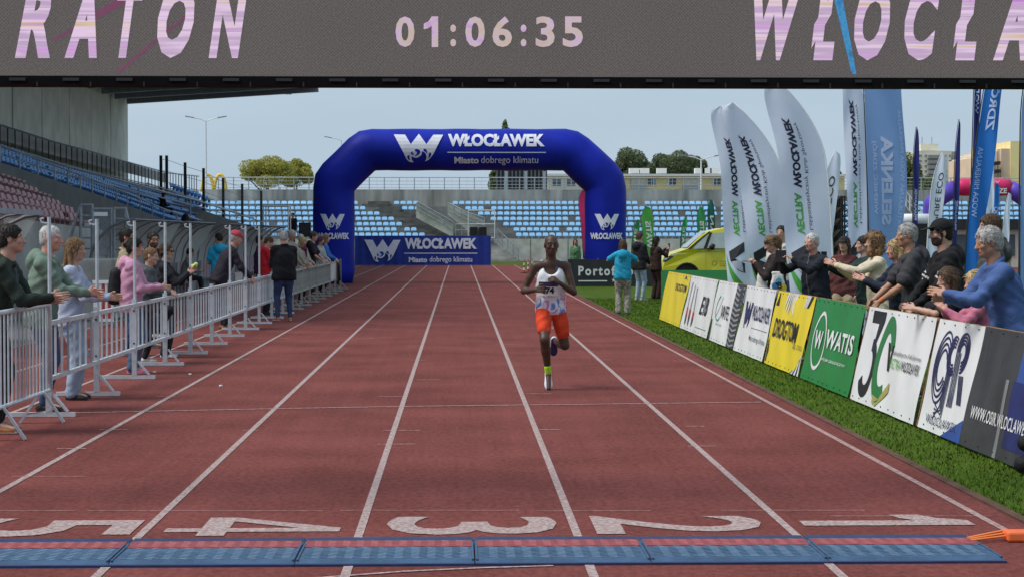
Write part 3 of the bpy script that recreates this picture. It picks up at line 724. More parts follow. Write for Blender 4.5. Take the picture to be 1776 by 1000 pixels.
# ================================================================ things beyond the stadium
M_yel = mat('render_yellow', (.84, .70, .34), .85, .1, .5); M_cream = mat('render_cream', (.70, .66, .54), .85, .1, .5)
M_win = mat('window_dark', (.10, .13, .16), .2, .3, 1); M_frame = mat('window_frame', (.7, .7, .68), .5, .05); M_whr = mat('roof_white', (.66, .66, .63), .8, .1)
yb = empty('yellow_block', (0, 190, 0), 0, 'low yellow apartment block with flat roof and white chimneys behind the end wall', 'building')
def pp(x, y, Y): p = AT(x, y, Y); return p
def facade(par, x0, x1, y0, y1, Y, m, depth=10, name='wall'):
    a, c = AT(x0, y1, Y), AT(x1, y0, Y); y = Y - par.location.y
    return MB().box2((a.x, y, 0), (c.x, y + depth, c.z)).build(name, m, par)
facade(yb, 945, 1040, 306, 340, 190, M_cream); facade(yb, 1040, 1465, 304, 340, 190.4, M_yel)
MB().box2((AT(940, 300, 190).x, -.5, AT(0, 305, 190).z), (AT(1466, 300, 190).x, 11, AT(0, 301, 190).z)).build('roof', M_whr, yb)
for x in (1005, 1100, 1118, 1148, 1214, 1226, 1240, 1310, 1360, 1420):
    p = AT(x, 301, 194); MB().box2((p.x - .5, 4, p.z), (p.x + .5, 5, p.z + .55)).build('chimney', M_whr, yb)
def window(par, x0, x1, y0, y1, Y, balc=False):
    a, c = AT(x0, y1, Y), AT(x1, y0, Y); y = Y - par.location.y
    f = MB(); t = .07
    f.box2((a.x, y - .06, a.z), (c.x, y - .003, a.z + t)); f.box2((a.x, y - .06, c.z - t), (c.x, y - .003, c.z))
    for xx in (a.x, (a.x + c.x) / 2 - t / 2, c.x - t): f.box2((xx, y - .059, a.z + t), (xx + t, y - .004, c.z - t))
    w = f.build('window', M_frame, par); MB().box2((a.x + .02, y - .025, a.z + .02), (c.x - .02, y - .008, c.z - .02)).build('pane', M_win, w)
for x in (957, 982, 1015): window(yb, x, x + 17, 310, 324, 190)
for x in (1092, 1122, 1158, 1186, 1235, 1276, 1300, 1330, 1360, 1395, 1430): window(yb, x, x + 16, 309, 323, 190.4)
for x in (1096, 1186): 
    a, c = AT(x, 333, 189.2), AT(x + 26, 322, 189.2); MB().box2((a.x, -.9, a.z), (c.x, .3, c.z)).build('balcony', grey_steel, yb)
    a2 = AT(x, 306, 190.3); MB().box2((a.x, .32, a.z), (c.x, .385, a2.z)).build('recess_panel', M_cream, yb)
tb = empty('tower_block', (0, 420, 0), 0, 'distant cream tower block with balconies and roof aerials', 'building')
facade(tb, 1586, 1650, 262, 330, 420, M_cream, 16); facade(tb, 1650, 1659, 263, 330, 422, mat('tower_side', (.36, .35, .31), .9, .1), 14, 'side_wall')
for r in range(6):
    for x in (1594, 1603, 1637, 1645): window(tb, x, x + 5, 268 + r * 9, 273 + r * 9, 420)
    a, c = AT(1610, 275 + r * 9, 418.6), AT(1630, 269 + r * 9, 418.6); MB().box2((a.x, -1.4, a.z), (c.x, -.01, c.z)).build('balcony', mat('balcony_grey', (.26, .27, .27), .8, .2), tb)
p = AT(1610, 262, 425); MB().box2((p.x - 2, 4, p.z), (p.x + 2, 7, p.z + 1.6)).build('roof_hut', M_cream, tb)
for x in (1600, 1617): p = AT(x, 260, 425); MB().tube([(p.x, 5.5, p.z - .4), (p.x, 5.5, p.z + 3)], .08, 4).build('aerial', grey_steel, tb)
yr_ = empty('gabled_block', (0, 260, 0), 0, 'peach and yellow apartment block with stepped balconies behind the pink arch', 'building')
M_peach = mat('render_peach', (.66, .50, .36), .85, .08, .5)
facade(yr_, 1752, 1830, 245, 330, 260, M_yel, 20); facade(yr_, 1736, 1752.4, 258, 330, 260.2, M_peach, 20)
for i in range(5):
    x0 = 1703 + i * 6.6; facade(yr_, x0, x0 + 6.7, 272 - i * 3.2, 330, 260.6 + .1 * i, M_cream if i % 2 else M_peach, 18)
    for r in range(3):
        a, c = AT(x0, 290 + r * 14 - i, 259), AT(x0 + 5.5, 284 + r * 14 - i, 259); MB().box2((a.x, -1.2, a.z), (c.x, .5, c.z)).build('balcony', dark_steel if r < 2 else grey_steel, yr_)
sc = empty('scoreboard', (0, 150, 0), 0, 'dark slatted scoreboard on grey legs above the end wall under the arch', 'scoreboard')
a, c = AT(862, 330, 150), AT(948, 297, 150)
MB().box2((a.x, .2, a.z), (c.x, .5, c.z + .6)).build('back_panel', mat('score_dark', (.05, .055, .06), .6, .2), sc)
for k in range(14):
    x = a.x + (c.x - a.x) * k / 13; MB().box2((x - .05, .05, a.z), (x + .05, .19, c.z + .6)).build('slat', mat('score_slat', (.14, .15, .16), .6, .2), sc)
for x in (878, 912, 944): p = AT(x, 330, 150); MB().box2((p.x - .12, -.05, 0), (p.x + .12, .04, c.z)).build('leg', galv, sc)
MB().box2((a.x, .1, 0), (a.x + .2, .4, a.z)).build('leg', galv, sc)
def lamp_post(px, ytop, Y, arms, label):
    t = AT(px, ytop, Y); e = empty('street_lamp', (t.x, Y, 0), 0, label, 'street lamp')
    MB().tube([(0, 0, 0), (0, 0, t.z)], [.13, .07], 6).build('pole', white_paint, e)
    for s in arms:
        MB().tube([(0, 0, t.z - .1), (s * .6, 0, t.z + .15), (s * 1.5, 0, t.z + .3)], .05, 5).build('arm', white_paint, e)
        b = MB(); b.beam((s * 1.2, 0, t.z + .26), (s * 2.1, 0, t.z + .42), .25, .1); b.build('lamp_head', grey_steel, e)
lamp_post(357, 209, 190, (-1, 1), 'tall white street lamp with two arms standing beyond the covered grandstand')
lamp_post(1216, 276, 170, (-1, 1), 'white street lamp with two arms in front of the yellow block')
lamp_post(592, 243, 230, (-1,), 'white street lamp head showing just left of the blue arch')
b = MB(); b.smooth = True; q = AT(371, 330, 230)
for s in (-.55, .55):
    b.tube([(q.x + s * 1.4 + .72 * math.cos(t), 230, q.z - .2 + 2.1 * math.sin(t)) for t in [math.pi * k / 12 for k in range(13)]], .2, 6)
b.tube([(q.x, 230, 0), (q.x, 230, q.z + .3)], .1, 6)
tag(b.build('roadside_sign', mat('sign_yellow', (.80, .53, .03), .5, .05)), 'yellow double arch roadside sign showing over the end wall', 'sign')
# ---------------------------------------------------------------- trees
M_bark = mat('bark', (.09, .07, .05), .9, .3, 5)
def leaf_mat(name, a, bcol):
    m = cloth(name, a, .45, .1); t = m.node_tree; r = [x for x in t.nodes if x.type == 'VALTORGB'][0]
    r.color_ramp.elements[0].color = (*a, 1); r.color_ramp.elements[1].color = (*bcol, 1); return m
M_l1 = leaf_mat('foliage_dark', (.09, .125, .065), (.20, .24, .12)); M_l2 = leaf_mat('foliage_autumn', (.27, .29, .06), (.52, .48, .12)); M_l3 = leaf_mat('foliage_mid', (.09, .13, .045), (.24, .27, .09))
def tree(px, ytop, Y, wpx, m, label, ybot=None, n=3600, lumps=9, seed=0):
    rg = np.random.default_rng(seed); t = AT(px, ytop, Y); H = t.z; k = Y / FPX; R = wpx * k / 2; zb = AT(px, ybot or 335, Y).z
    e = empty('tree', (t.x, Y, 0), 0, label, 'tree', 'trees beyond the stadium')
    b = MB(); b.tube([(0, 0, 0), (.1, 0, H * .35), (0, .1, H * .6), (.1, 0, H * .85)], [R * .09, R * .07, R * .045, R * .015], 7)
    for i in range(6):
        a = i * 1.05; z0 = H * (.35 + .07 * i); b.tube([(0, 0, z0), (R * .35 * math.cos(a), R * .35 * math.sin(a), z0 + R * .3), (R * .7 * math.cos(a), R * .7 * math.sin(a), min(H * .9, z0 + R * .7))], [R * .035, R * .022, R * .008], 5)
    b.build('trunk', M_bark, e)
    zc = (H + zb) / 2; hz = (H - zb) / 2
    cen, rad = [np.array([0, 0, zc])], [.62]
    for i in range(lumps):
        a = i * 2.4 + rg.uniform(-.4, .4); el = rg.uniform(-.75, .95); rr = rg.uniform(.48, .68)
        cen.append(np.array([math.cos(a) * math.cos(el) * R * rr, math.sin(a) * math.cos(el) * R * rr, zc + math.sin(el) * hz * rr])); rad.append(rg.uniform(.30, .42))
    cen.append(np.array([rg.uniform(-.15, .15) * R, 0, H - hz * .36])); rad.append(.36)
    cen, rad = np.array(cen), np.array(rad); n = int(n * 2.4)
    idx = rg.integers(0, len(cen), n); d = rg.normal(size=(n, 3)); d /= np.linalg.norm(d, axis=1)[:, None]
    rr = rad[idx] * (.62 + .45 * rg.random(n) ** .6); P = cen[idx] + d * rr[:, None] * np.array([R, R, hz])
    s = k * rg.uniform(1.0, 2.3, n); q = rg.normal(size=(n, 3)); q /= np.linalg.norm(q, axis=1)[:, None]; w = np.cross(q, d + rg.normal(0, .4, (n, 3))); w /= np.linalg.norm(w, axis=1)[:, None] + 1e-6
    V = np.stack([P - q * s[:, None], P + w * s[:, None] * .7, P + q * s[:, None], P - w * s[:, None] * .7], 1).reshape(-1, 3)
    link('crown', np_mesh('crown', V, np.arange(4 * n).reshape(-1, 4)), e, m); return e
tree(464, 270, 235, 112, M_l2, 'round yellow green tree over the end wall near the covered grandstand', seed=1, lumps=14, n=5000)
tree(514, 275, 240, 66, M_l2, 'smaller yellow green tree touching the round one beside the blue arch', seed=2)
tree(877, 208, 260, 30, M_l3, 'tall narrow tree rising above the top of the blue arch', 335, seed=3)
tree(857, 292, 215, 26, M_l3, 'slim leafy tree left of the dark scoreboard', 345, seed=4, n=1800)
tree(1092, 256, 260, 82, M_l1, 'dark dense tree just right of the blue arch', 330, seed=5, lumps=12, n=4500)
tree(1140, 266, 265, 74, M_l1, 'dark dense tree above the middle of the yellow block, lowest of its row', 330, seed=6)
tree(1178, 261, 262, 84, M_l1, 'broad dark tree above the yellow block beside the white lamp', 330, seed=7, lumps=12, n=4500)
tree(1208, 271, 268, 52, M_l1, 'small dark tree at the lamp end of the row above the yellow block', 330, seed=8)
tree(1338, 283, 250, 36, M_l1, 'dark tree seen in the gap between the white feather flags', 330, seed=9)
tree(1445, 290, 250, 36, M_l1, 'dark tree behind the narrow white feather flag', 330, seed=10)
tree(1578, 264, 150, 60, M_l3, 'tall tree with yellowing leaves in front of the tower block', 385, seed=11, lumps=14, n=5200)
tree(1610, 305, 145, 62, M_l3, 'bushy tree with yellowing leaves left of the pink arch', 395, seed=12, lumps=14, n=5200)
tree(1668, 296, 330, 56, M_l1, 'distant green trees edge between tower block and peach block', 330, seed=13)
tree(1652, 330, 140, 60, M_l3, 'green tree seen through the opening of the pink arch', 400, seed=14, lumps=12, n=4200)
tree(1706, 340, 142, 66, M_l3, 'wide green tree low behind the tall blue flag', 400, seed=15, lumps=12, n=4200)
# ================================================================ barriers along the left
M_bar = mat('barrier_zinc', (.54, .58, .615), .42, .18, 7, .06, 60, metal=.2); M_barg = mat('barrier_weathered', (.36, .37, .34), .55, .2, 5, .1, 40, metal=.2)
XF, MOD = -3.78, 2.24
def module_meshes(m):
    d = {}
    d['post'] = MB().box2((-.027, -.027, .045), (.027, .027, .93)).mesh('post')
    d['foot'] = MB().box2((-.42, -.025, .004), (.24, .025, .044)).mesh('foot')
    b = MB(); b.beam((.04, 0, .21), (.17, 0, .05), .045, .02); d['brace'] = b.mesh('brace')
    d['top_rail'] = MB().box2((-.022, .035, .845), (.022, MOD - .035, .885)).mesh('top_rail')
    d['bottom_rail'] = MB().box2((-.02, .035, .335), (.02, MOD - .035, .372)).mesh('bottom_rail')
    d['bar'] = MB().box2((-.010, -.010, .373), (.010, .010, .844)).mesh('bar')
    b = MB(); b.tube([(0, 0, 0), (0, 0, 1.84)], .0175, 8); d['pole'] = b.mesh('pole')
    b = MB(); b.tube([(0, 0, 0), (-.05, 0, .01), (-.06, 0, .04), (-.03, 0, .05)], .009, 5); d['hook'] = b.mesh('hook')
    b = MB()
    for z in (.42, .80): b.box((.029, 0, z), (.006, .018, .018))
    d['bolt'] = b.mesh('bolt')
    for k, me in d.items(): me.materials.append(dark_steel if k == 'bolt' else m)
    return d
MM, MG = module_meshes(M_bar), module_meshes(M_barg)
def ch(par, name, me, loc=(0, 0, 0)):
    o = bpy.data.objects.new(name, me); COL.objects.link(o); o.parent = par; o.location = loc; return o
NM = 18
for i in range(NM + 1):
    Y = 17.1 + MOD * i; X = XF + .010 * max(0, i - 8); D = MM if i < 11 else MG
    pole = i < 9 and i != 5
    near_ = ['the sage green hoodie', 'the gap before the pink hoodie', 'the woman in pink hoodie', 'the boy and the woman in sunglasses', 'the seated dugout person, first gap', 'the turquoise T-shirt man', 'the empty stretch before the red cap', 'the man in the red cap', 'the man in black sweater', 'the bright red jacket', 'the grey haired man behind the black sweater']
    lab = ('light grey steel barrier section with tall pole, at ' + near_[i] if pole else 'light grey steel barrier section without pole, at ' + near_[i] if i < 11 else 'dull weathered grey barrier section near the blue arch')
    if i == NM: lab = 'last plain barrier post carrying the brown panel by the blue arch'
    e = empty('barrier', (X, Y, 0), random.uniform(-.004, .004), lab, 'barrier', 'steel barrier sections along the lanes')
    ch(e, 'post', D['post']); ch(e, 'foot', D['foot']); ch(e, 'brace', D['brace']); ch(e, 'bolt', D['bolt'], (0, 0, 0)).rotation_euler = (0, 0, -math.pi / 2)
    if pole: ch(e, 'pole', D['pole'], (.0, .052, 0)); ch(e, 'hook', D['hook'], (-.02, .052, 1.78))
    if i == NM: continue
    if i == NM - 1:
        MB().box2((-.02, .05, .30), (.02, MOD - .05, .90)).build('panel', mat('brown_panel', (.075, .042, .034), .6, .2, 3), e); continue
    if i == NM - 2: MB().box2((.012, .05, .38), (.024, MOD - .05, .84)).build('panel', concrete_pale, e)
    ch(e, 'top_rail', D['top_rail']); ch(e, 'bottom_rail', D['bottom_rail'])
    for k in range(7): ch(e, 'bar', D['bar'], (0, MOD * (k + 1) / 8, 0))
# crowd barrier in front
cb = empty('crowd_barrier', (XF + .03, 14.3, 0), -.012, 'galvanised crowd barrier with splayed legs in front of the man in dark green', 'barrier')
Lc = 2.55
b = MB(); b.smooth = True; b.tube([(0, 0, .26), (0, 0, .98), (0, .05, 1.04), (0, Lc - .05, 1.05), (0, Lc, .98), (0, Lc, .26)], .021, 8); b.build('frame', M_bar, cb)
MB().tube([(0, 0, .27), (0, Lc, .27)], .018, 8).build('bottom_rail', M_bar, cb)
mebar = MB().tube([(0, 0, .28), (0, 0, 1.04)], .0085, 6).mesh('bar'); mebar.materials.append(M_bar)
for k in range(20): ch(cb, 'bar', mebar, (0, .12 + k * .122, 0))
for y in (.85, 2.25):
    for s in (-1, 1): b = MB(); b.beam((s * .02, y, .27), (s * .19, y + s * .02, .006), .045, .022); b.build('leg', M_bar, cb)
MB().tube([(-.13, 2.25, .08), (.13, 2.25, .12)], .005, 5).build('stay', grey_steel, cb)
# ---------------------------------------------------------------- dugouts
M_poly = glassy('polycarbonate', (.72, .76, .72), .5, .3); M_rib = mat('dugout_rib', (.15, .16, .17), .5, .2, 4, metal=.3)
prof = [(0, 2.0), (-.22, 1.97), (-.48, 1.85), (-.72, 1.62), (-.88, 1.32), (-.95, .95), (-.97, .5), (-.97, .05)]
dl = ['curved translucent dugout shelter behind the man in dark green', 'curved translucent dugout shelter behind the man with glasses', 'curved translucent dugout shelter with a person seated inside', 'curved translucent dugout shelter behind the man in the red cap', 'curved translucent dugout shelter farthest along, behind the grey haired group']
for (Ya, Yb), lab in zip([(25.2, 29.9), (38.6, 45.2), (46.2, 51.4), (54.5, 60.2), (64, 72.5)], dl):
    e = empty('dugout', (-6.75, Ya, 0), 0, lab, 'dugout', 'dugouts beside the track'); L = Yb - Ya
    b = MB(); b.smooth = True; vs = []
    for y in (0, L): vs += [(x, y, z) for x, z in prof]
    n = len(prof); b.add(vs, [(i, i + 1, n + i + 1, n + i) for i in range(n - 1)]); b.build('shell', M_poly, e)
    for k in range(5):
        y = L * k / 4
        for (a, c) in zip(prof, prof[1:]): pass
        b = MB(); b.tube([(x, y, z) for x, z in prof], .035 if k in (0, 4) else .022, 6); b.build('rib', M_rib, e)
    if Ya < 30: MB().box2((-.03, -.1, 1.99), (.05, L + .1, 2.07)).build('front_beam', grey_steel, e)
    else: MB().tube([(0, 0, 2.0), (0, L, 2.0)], .02, 6).build('front_beam', M_rib, e)
    b = MB(); b.add([(x, L - .005, z) for x, z in prof] + [(-.55, L - .005, .05), (-.5, L - .005, 1.2)], [tuple(range(n + 2))]); b.build('end_panel', M_poly, e)
    MB().box2((-.92, .1, .05), (-.5, L - .1, .10)).build('floor_plate', grey_steel, e)
    for k in range(int(L / .6)):
        b = MB(); b.box((-.68, .4 + k * .6, .42), (.4, .45, .06)); b.box((-.87, .4 + k * .6, .68), (.05, .45, .5)); b.box((-.7, .4 + k * .6, .22), (.08, .2, .4)); b.build('bench_seat', M_seatr if k % 2 else grey_steel, e)
# ---------------------------------------------------------------- steel gate, steps and blocks behind the spectators
gg = empty('steel_gate', (-8.2, 38, 0), 0, 'grey steel gate frames with diamond mesh behind the girl in lilac', 'gate')
def gp(x, y, Y=39.): p = AT(x, y, Y); return Vector((p.x + 8.2, Y - 38, p.z))
for quad_, nm in (([(140, 356), (160, 356), (160, 450), (140, 450)], 'ladder_frame'), ([(198, 362), (218, 362), (218, 450), (198, 450)], 'ladder_frame'), ([(161, 363), (193, 363), (193, 450), (161, 450)], 'gate_leaf')):
    b = MB(); P = [gp(*q) for q in quad_]; b.tube(P + [P[0]], .035, 5)
    if nm == 'ladder_frame':
        for k in range(1, 5): b.tube([P[0].lerp(P[3], k / 5), P[1].lerp(P[2], k / 5)], .02, 5)
        s = -1 if quad_[0][0] < 170 else 1; q = P[0] if s < 0 else P[1]
        b.tube([q, gp(quad_[0][0] - 22 if s < 0 else quad_[1][0] + 14, 425)], .03, 5)
    b.build(nm, grey_steel, gg)
b = MB(); p0, p1 = gp(163, 445), gp(191, 372); w_, h_ = p1.x - p0.x, p1.z - p0.z
for k in range(-10, 12):
    for s in (1, -1):
        a = Vector((p0.x + k * w_ / 10, p0.y, p0.z)); pts = []
        for t in range(0, 21):
            q = a + Vector((s * t * h_ / 20 * .45, 0, t * h_ / 20))
            if p0.x <= q.x <= p1.x: pts.append(q)
        if len(pts) > 1: b.tube([pts[0], pts[-1]], .008, 3)
tag(b.build('mesh_infill', galv, gg), kind='stuff')
MB().box2(gp(163, 375) + Vector((0, -.03, 0)), gp(187, 368) + Vector((0, -.01, 0))).build('name_plate', white_paint, gg)
o = MB().box2((AT(132, 480, 37).x, 36.6, 0), (AT(197, 480, 37).x, 38.2, AT(0, 449, 37).z)).build('concrete_block', concrete, None, .03); tag(o, 'rough concrete block below the diamond mesh gate', 'concrete block')
hb = empty('striped_barrier', (AT(161, 500, 34).x, 34, 0), 0, 'low red and white striped barrier below the concrete block', 'barrier')
w_ = AT(197, 500, 34).x - AT(161, 500, 34).x; z1 = AT(0, 486, 34).z
MB().box2((0, -.03, z1 - .06), (w_, .03, z1)).build('top_rail', white_paint, hb)
MB().box2((0, -.02, .1), (w_, .02, .15)).build('bottom_rail', white_paint, hb)
for k in range(7): MB().box2((w_ * k / 7 + .01, -.015, .151), (w_ * k / 7 + .05, .015, z1 - .061)).build('slat', mat('barrier_red', (.5, .03, .03), .5, .1) if k % 2 else white_paint, hb)
for k in (0.02, .98): MB().box2((w_ * k - .02, -.15, 0), (w_ * k + .02, .15, .099)).build('foot', grey_steel, hb)
# wire cage near the far steps
cg = empty('wire_cage', (0, 78, 0), 0, 'white wire mesh ball cage beyond the dugouts', 'cage')
def cgp(x, y): p = AT(x, y, 78); return Vector((p.x, 0, p.z))
P = [cgp(457, 358), cgp(500, 358), cgp(500, 410), cgp(457, 410)]
b = MB(); b.tube(P + [P[0]], .03, 5); b.tube([p + Vector((0, 1, 0)) for p in P + [P[0]]], .03, 5)
for p in P: b.tube([p, p + Vector((0, 1, 0))], .03, 5)
for p in (P[2], P[3]): b.tube([p, Vector((p.x, 0, 0))], .03, 5); b.tube([p + Vector((0, 1, 0)), Vector((p.x, 1, 0))], .03, 5)
b.build('frame', white_paint, cg); b = MB()
for k in range(1, 9): b.tube([P[0].lerp(P[1], k / 9), P[3].lerp(P[2], k / 9)], .008, 3)
for k in range(1, 9): b.tube([P[0].lerp(P[3], k / 9), P[1].lerp(P[2], k / 9)], .008, 3)
tag(b.build('wire_mesh', white_paint, cg), kind='stuff')
sp = AT(529, 409, 76); e = empty('loudspeaker', (sp.x, 76, 0), 0, 'black loudspeaker on a stand just left of the blue arch leg', 'speaker')
MB().box2((-.24, -.2, AT(0, 411, 76).z), (.24, .2, AT(0, 386, 76).z)).build('cabinet', black_plastic, e, .02); MB().box2((-.19, -.21, AT(0, 409, 76).z), (.19, -.201, AT(0, 388, 76).z)).build('grille', dark_steel, e)
MB().tube([(0, 0, 0), (0, 0, AT(0, 411, 76).z)], .03, 6).build('pole', dark_steel, e)
for a in (0, 2.1, 4.2): MB().tube([(0, 0, .5), (.4 * math.cos(a), .4 * math.sin(a), .02)], .015, 5).build('leg', dark_steel, e)
# ================================================================ advertising boards on the right
XB, LEANX, HB = 3.97, .20, .955
M_wood = mat('raw_timber', (.33, .20, .10), .8, .25, 4, .2, 30, stretch=(1, 1, 6))
def sheen(n, c, var=.06): return mat(n, c, .38, var, 2.5, .3, 2.2, spec=.5)
V_white, V_yel, V_green, V_black = sheen('vinyl_white', (.76, .77, .77)), sheen('vinyl_yellow', (.78, .62, .03)), sheen('vinyl_green', (.025, .22, .055)), sheen('vinyl_black', (.022, .022, .025))
V_grey = sheen('vinyl_dark_grey', (.05, .052, .055), .25); V_blue = sheen('vinyl_blue', (.04, .09, .32)); V_navy = sheen('vinyl_navy', (.025, .028, .10))
V_lgreen = sheen('vinyl_light_green', (.13, .42, .08)); V_dgreen = sheen('vinyl_deep_green', (.03, .19, .055)); V_red = sheen('vinyl_red', (.45, .05, .04)); V_gold = sheen('vinyl_gold', (.40, .36, .12)); V_teal = sheen('vinyl_teal', (.05, .30, .26)); V_dblue = sheen('vinyl_photo_blue', (.02, .03, .12), .4)
UPB = Vector((LEANX, 0, math.sqrt(HB ** 2 - LEANX ** 2))).normalized(); RB = Vector((0, -1, 0)); NB = RB.cross(UPB)
def board(Yfar, Ynear, label, base, rz=0):
    e = empty('advertising_board', (XB, Yfar, 0), rz, label, 'advertising board', 'advertising boards along the grass')
    L = Yfar - Ynear - .03
    def q(u, v, lift=0):
        wav = .008 * math.sin(u * 9 + Yfar) * math.sin(v * 5 + 1) + .005 * math.sin(u * 19 + v * 6 + Yfar)
        return Vector((0, -.015, .02)) + RB * (u * L) + UPB * (v * HB) + NB * (lift + wav)
    b = MB(); b.smooth = True; b.grid(lambda u, v: q(u, v), 56, 16); b.build('banner', base, e)
    bk = UPB.cross(RB) * .03
    for (u0, v0, u1, v1) in ((.004, 0, .004, 1), (.996, 0, .996, 1), (0, .985, 1, .985), (0, .02, 1, .02), (.5, 0, .5, 1)):
        b = MB(); b.beam(Vector((0, -.015, .02)) + RB * (u0 * L) + UPB * (v0 * HB) - NB * .042, Vector((0, -.015, .02)) + RB * (u1 * L) + UPB * (v1 * HB) - NB * .042, .045, .03, NB); b.build('timber', M_wood, e)
    for u in (.08, .92):
        b = MB(); a = RB * (u * L) + UPB * (.9 * HB) - NB * .07; b.beam(a, Vector((LEANX + .55, a.y, 0.02)), .045, .03, (0, 1, 0)); b.build('strut', M_wood, e)
    b = MB()
    for k in range(9):
        for v in (.04, .965): b.box(q((k + .5) / 9, v, .004), (.006, .014, .014))
    tag(b.build('staple', dark_steel, e), kind='stuff')
    return e, q
def bt(e, q, s, m, u0, u1, v0, v1, bold=.02, shear=0, lift=.006):
    def f(a, c): return q(u0 + (u1 - u0) * a, v0 + (v1 - v0) * c, lift + .006)
    return lettering(s, e, m, f, bold * .4, shear, 6, space=1.25 if s == 'EIB' else 1.08)
def bp(e, q, poly, m, lift=.004, name='print'):
    b = MB(); b.add([q(u, v, lift) for u, v in poly], [tuple(range(len(poly)))]); return b.build(name, m, e)
def br(e, q, u0, u1, v0, v1, m, lift=.004, nu=8):
    b = MB(); b.grid(lambda a, c: q(u0 + (u1 - u0) * a, v0 + (v1 - v0) * c, lift), max(nu, int(28 * (u1 - u0)) + 1), 10); return b.build('print', m, e)
def curve_stroke(e, q, pts, w, m, lift=.005, asp=2.8):
    b = MB(); vs = []; n = len(pts)
    for i, (u, v) in enumerate(pts):
        a, c = pts[max(0, i - 1)], pts[min(n - 1, i + 1)]; dx, dy = (c[0] - a[0]) * asp, c[1] - a[1]; l = math.hypot(dx, dy) or 1
        vs += [q(u - dy / l * w / 2 / asp, v + dx / l * w / 2, lift), q(u + dy / l * w / 2 / asp, v - dx / l * w / 2, lift)]
    b.add(vs, [(2 * i, 2 * i + 1, 2 * i + 3, 2 * i + 2) for i in range(n - 1)]); return b.build('print', m, e)
def arc(cx, cy, rx, ry, a0, a1, n=24): return [(cx + rx * math.cos(math.radians(a0 + (a1 - a0) * i / n)), cy + ry * math.sin(math.radians(a0 + (a1 - a0) * i / n))) for i in range(n + 1)]
# yellow board at the far end
e, q = board(36.6, 33.1, 'plain yellow board at the far end of the row, with small dark print', V_yel)
bt(e, q, 'DROGTOM', V_black, .50, .95, .66, .80, .04); bp(e, q, [(.80, .90), (.86, .98), (.92, .88), (.86, .92)], V_black)
# three coloured lines and EIB
e, q = board(33.0, 29.5, 'white board with three blue and red pendants and the letters EIB', V_white)
for i in range(3):
    u = .13 + .12 * i
    for d in (-.012, .012): br(e, q, u + d - .004, u + d + .004, .42 - .03 * i, .88 - .04 * i, V_navy, .004, 1)
    br(e, q, u - .03, u + .03, .28 - .02 * i, .42 - .03 * i, V_red); bp(e, q, [(u - .03, .28 - .02 * i), (u - .02, .13), (u, .08), (u + .02, .13), (u + .03, .28 - .02 * i)], V_grey)
bt(e, q, 'EIB', V_black, .60, .86, .36, .68, .05, .1); br(e, q, .56, .93, .115, .125, V_grey)
# leaf emblem and tyre tread photo
e, q = board(29.4, 26.65, 'white board with a green leaf emblem and a grey tyre tread photo', V_white)
curve_stroke(e, q, arc(.22, .55, .11, .2, 100, 320), .03, V_teal); curve_stroke(e, q, [(.14, .40), (.22, .55), (.30, .74)], .02, V_teal); bt(e, q, 'WFE', V_grey, .33, .62, .40, .62, .03); bt(e, q, 'Dobra energia', V_teal, .2, .46, .27, .32, .01)
br(e, q, .72, 1., 0, 1, V_grey)
for k in range(12): bp(e, q, [(.73, .06 + k * .08), (.85, .01 + k * .08), (.99, .05 + k * .08), (.99, .075 + k * .08), (.85, .045 + k * .08), (.73, .09 + k * .08)], sheen('vinyl_mid_grey', (.30, .31, .32)), .006)
br(e, q, 0, .05, 0, .35, V_grey)
# city board
e, q = board(26.55, 24.05, 'white board with the dark city emblem and motto', V_white)
lettering('', e, V_navy, lambda a, c: q(.10 + .28 * a, .36 + .42 * c, .005), poly=(W_OUT, [tuple(range(len(W_OUT)))]), cuts=3, name='emblem')
bt(e, q, 'WŁOCŁAWEK', V_navy, .41, .97, .52, .74, .045); br(e, q, .42, .97, .40, .407, V_navy); bt(e, q, 'Miasto dobrego klimatu', V_grey, .43, .97, .20, .30, .01)
# DROGTOM
e, q = board(23.95, 21.45, 'yellow board reading DROGTOM with black and white brush strokes', V_yel)
bt(e, q, 'DROGTOM', V_black, .10, .76, .38, .64, .045, .05); bt(e, q, 'Sp. z o.o.', V_grey, .72, .97, .29, .40, .0, .15)
for k in range(6):
    bp(e, q, [(.30 + .05 * k, 1), (.34 + .05 * k, 1), (.27 + .05 * k, .78 - .04 * (k % 3)), (.26 + .05 * k, .78)], V_white); bp(e, q, [(.76 + .04 * k, 0), (.80 + .04 * k, 0), (.96 + .006 * k, .12 + .03 * k), (.94, .10 + .02 * k)], V_white if k % 2 else V_black)
    bp(e, q, [(.01, .05 + .05 * k), (.03, .03 + .05 * k), (.09 - .008 * k, .20 + .04 * k), (.05, .16 + .04 * k)], V_black); bp(e, q, [(.02 + .012 * k, .80), (.04 + .012 * k, .80), (.10, .97 - .02 * k), (.08, .98 - .02 * k)], V_black)
    bp(e, q, [(.82 + .025 * k, 1), (.84 + .025 * k, 1), (.80 + .02 * k, .84), (.79 + .02 * k, .85)], V_white if k < 4 else V_black)
# WATIS
e, q = board(21.35, 18.72, 'green board reading WATIS with a ringed W', V_green)
curve_stroke(e, q, arc(.24, .50, .125, .33, 0, 360, 40), .045, V_white); bt(e, q, 'W', V_white, .165, .315, .40, .62, .06); bt(e, q, 'WATIS', V_white, .40, .93, .44, .66, .06); bt(e, q, 'NAPĘDZAMY LOKALNE INICJATYWY', V_white, .36, .86, .28, .325, .015)
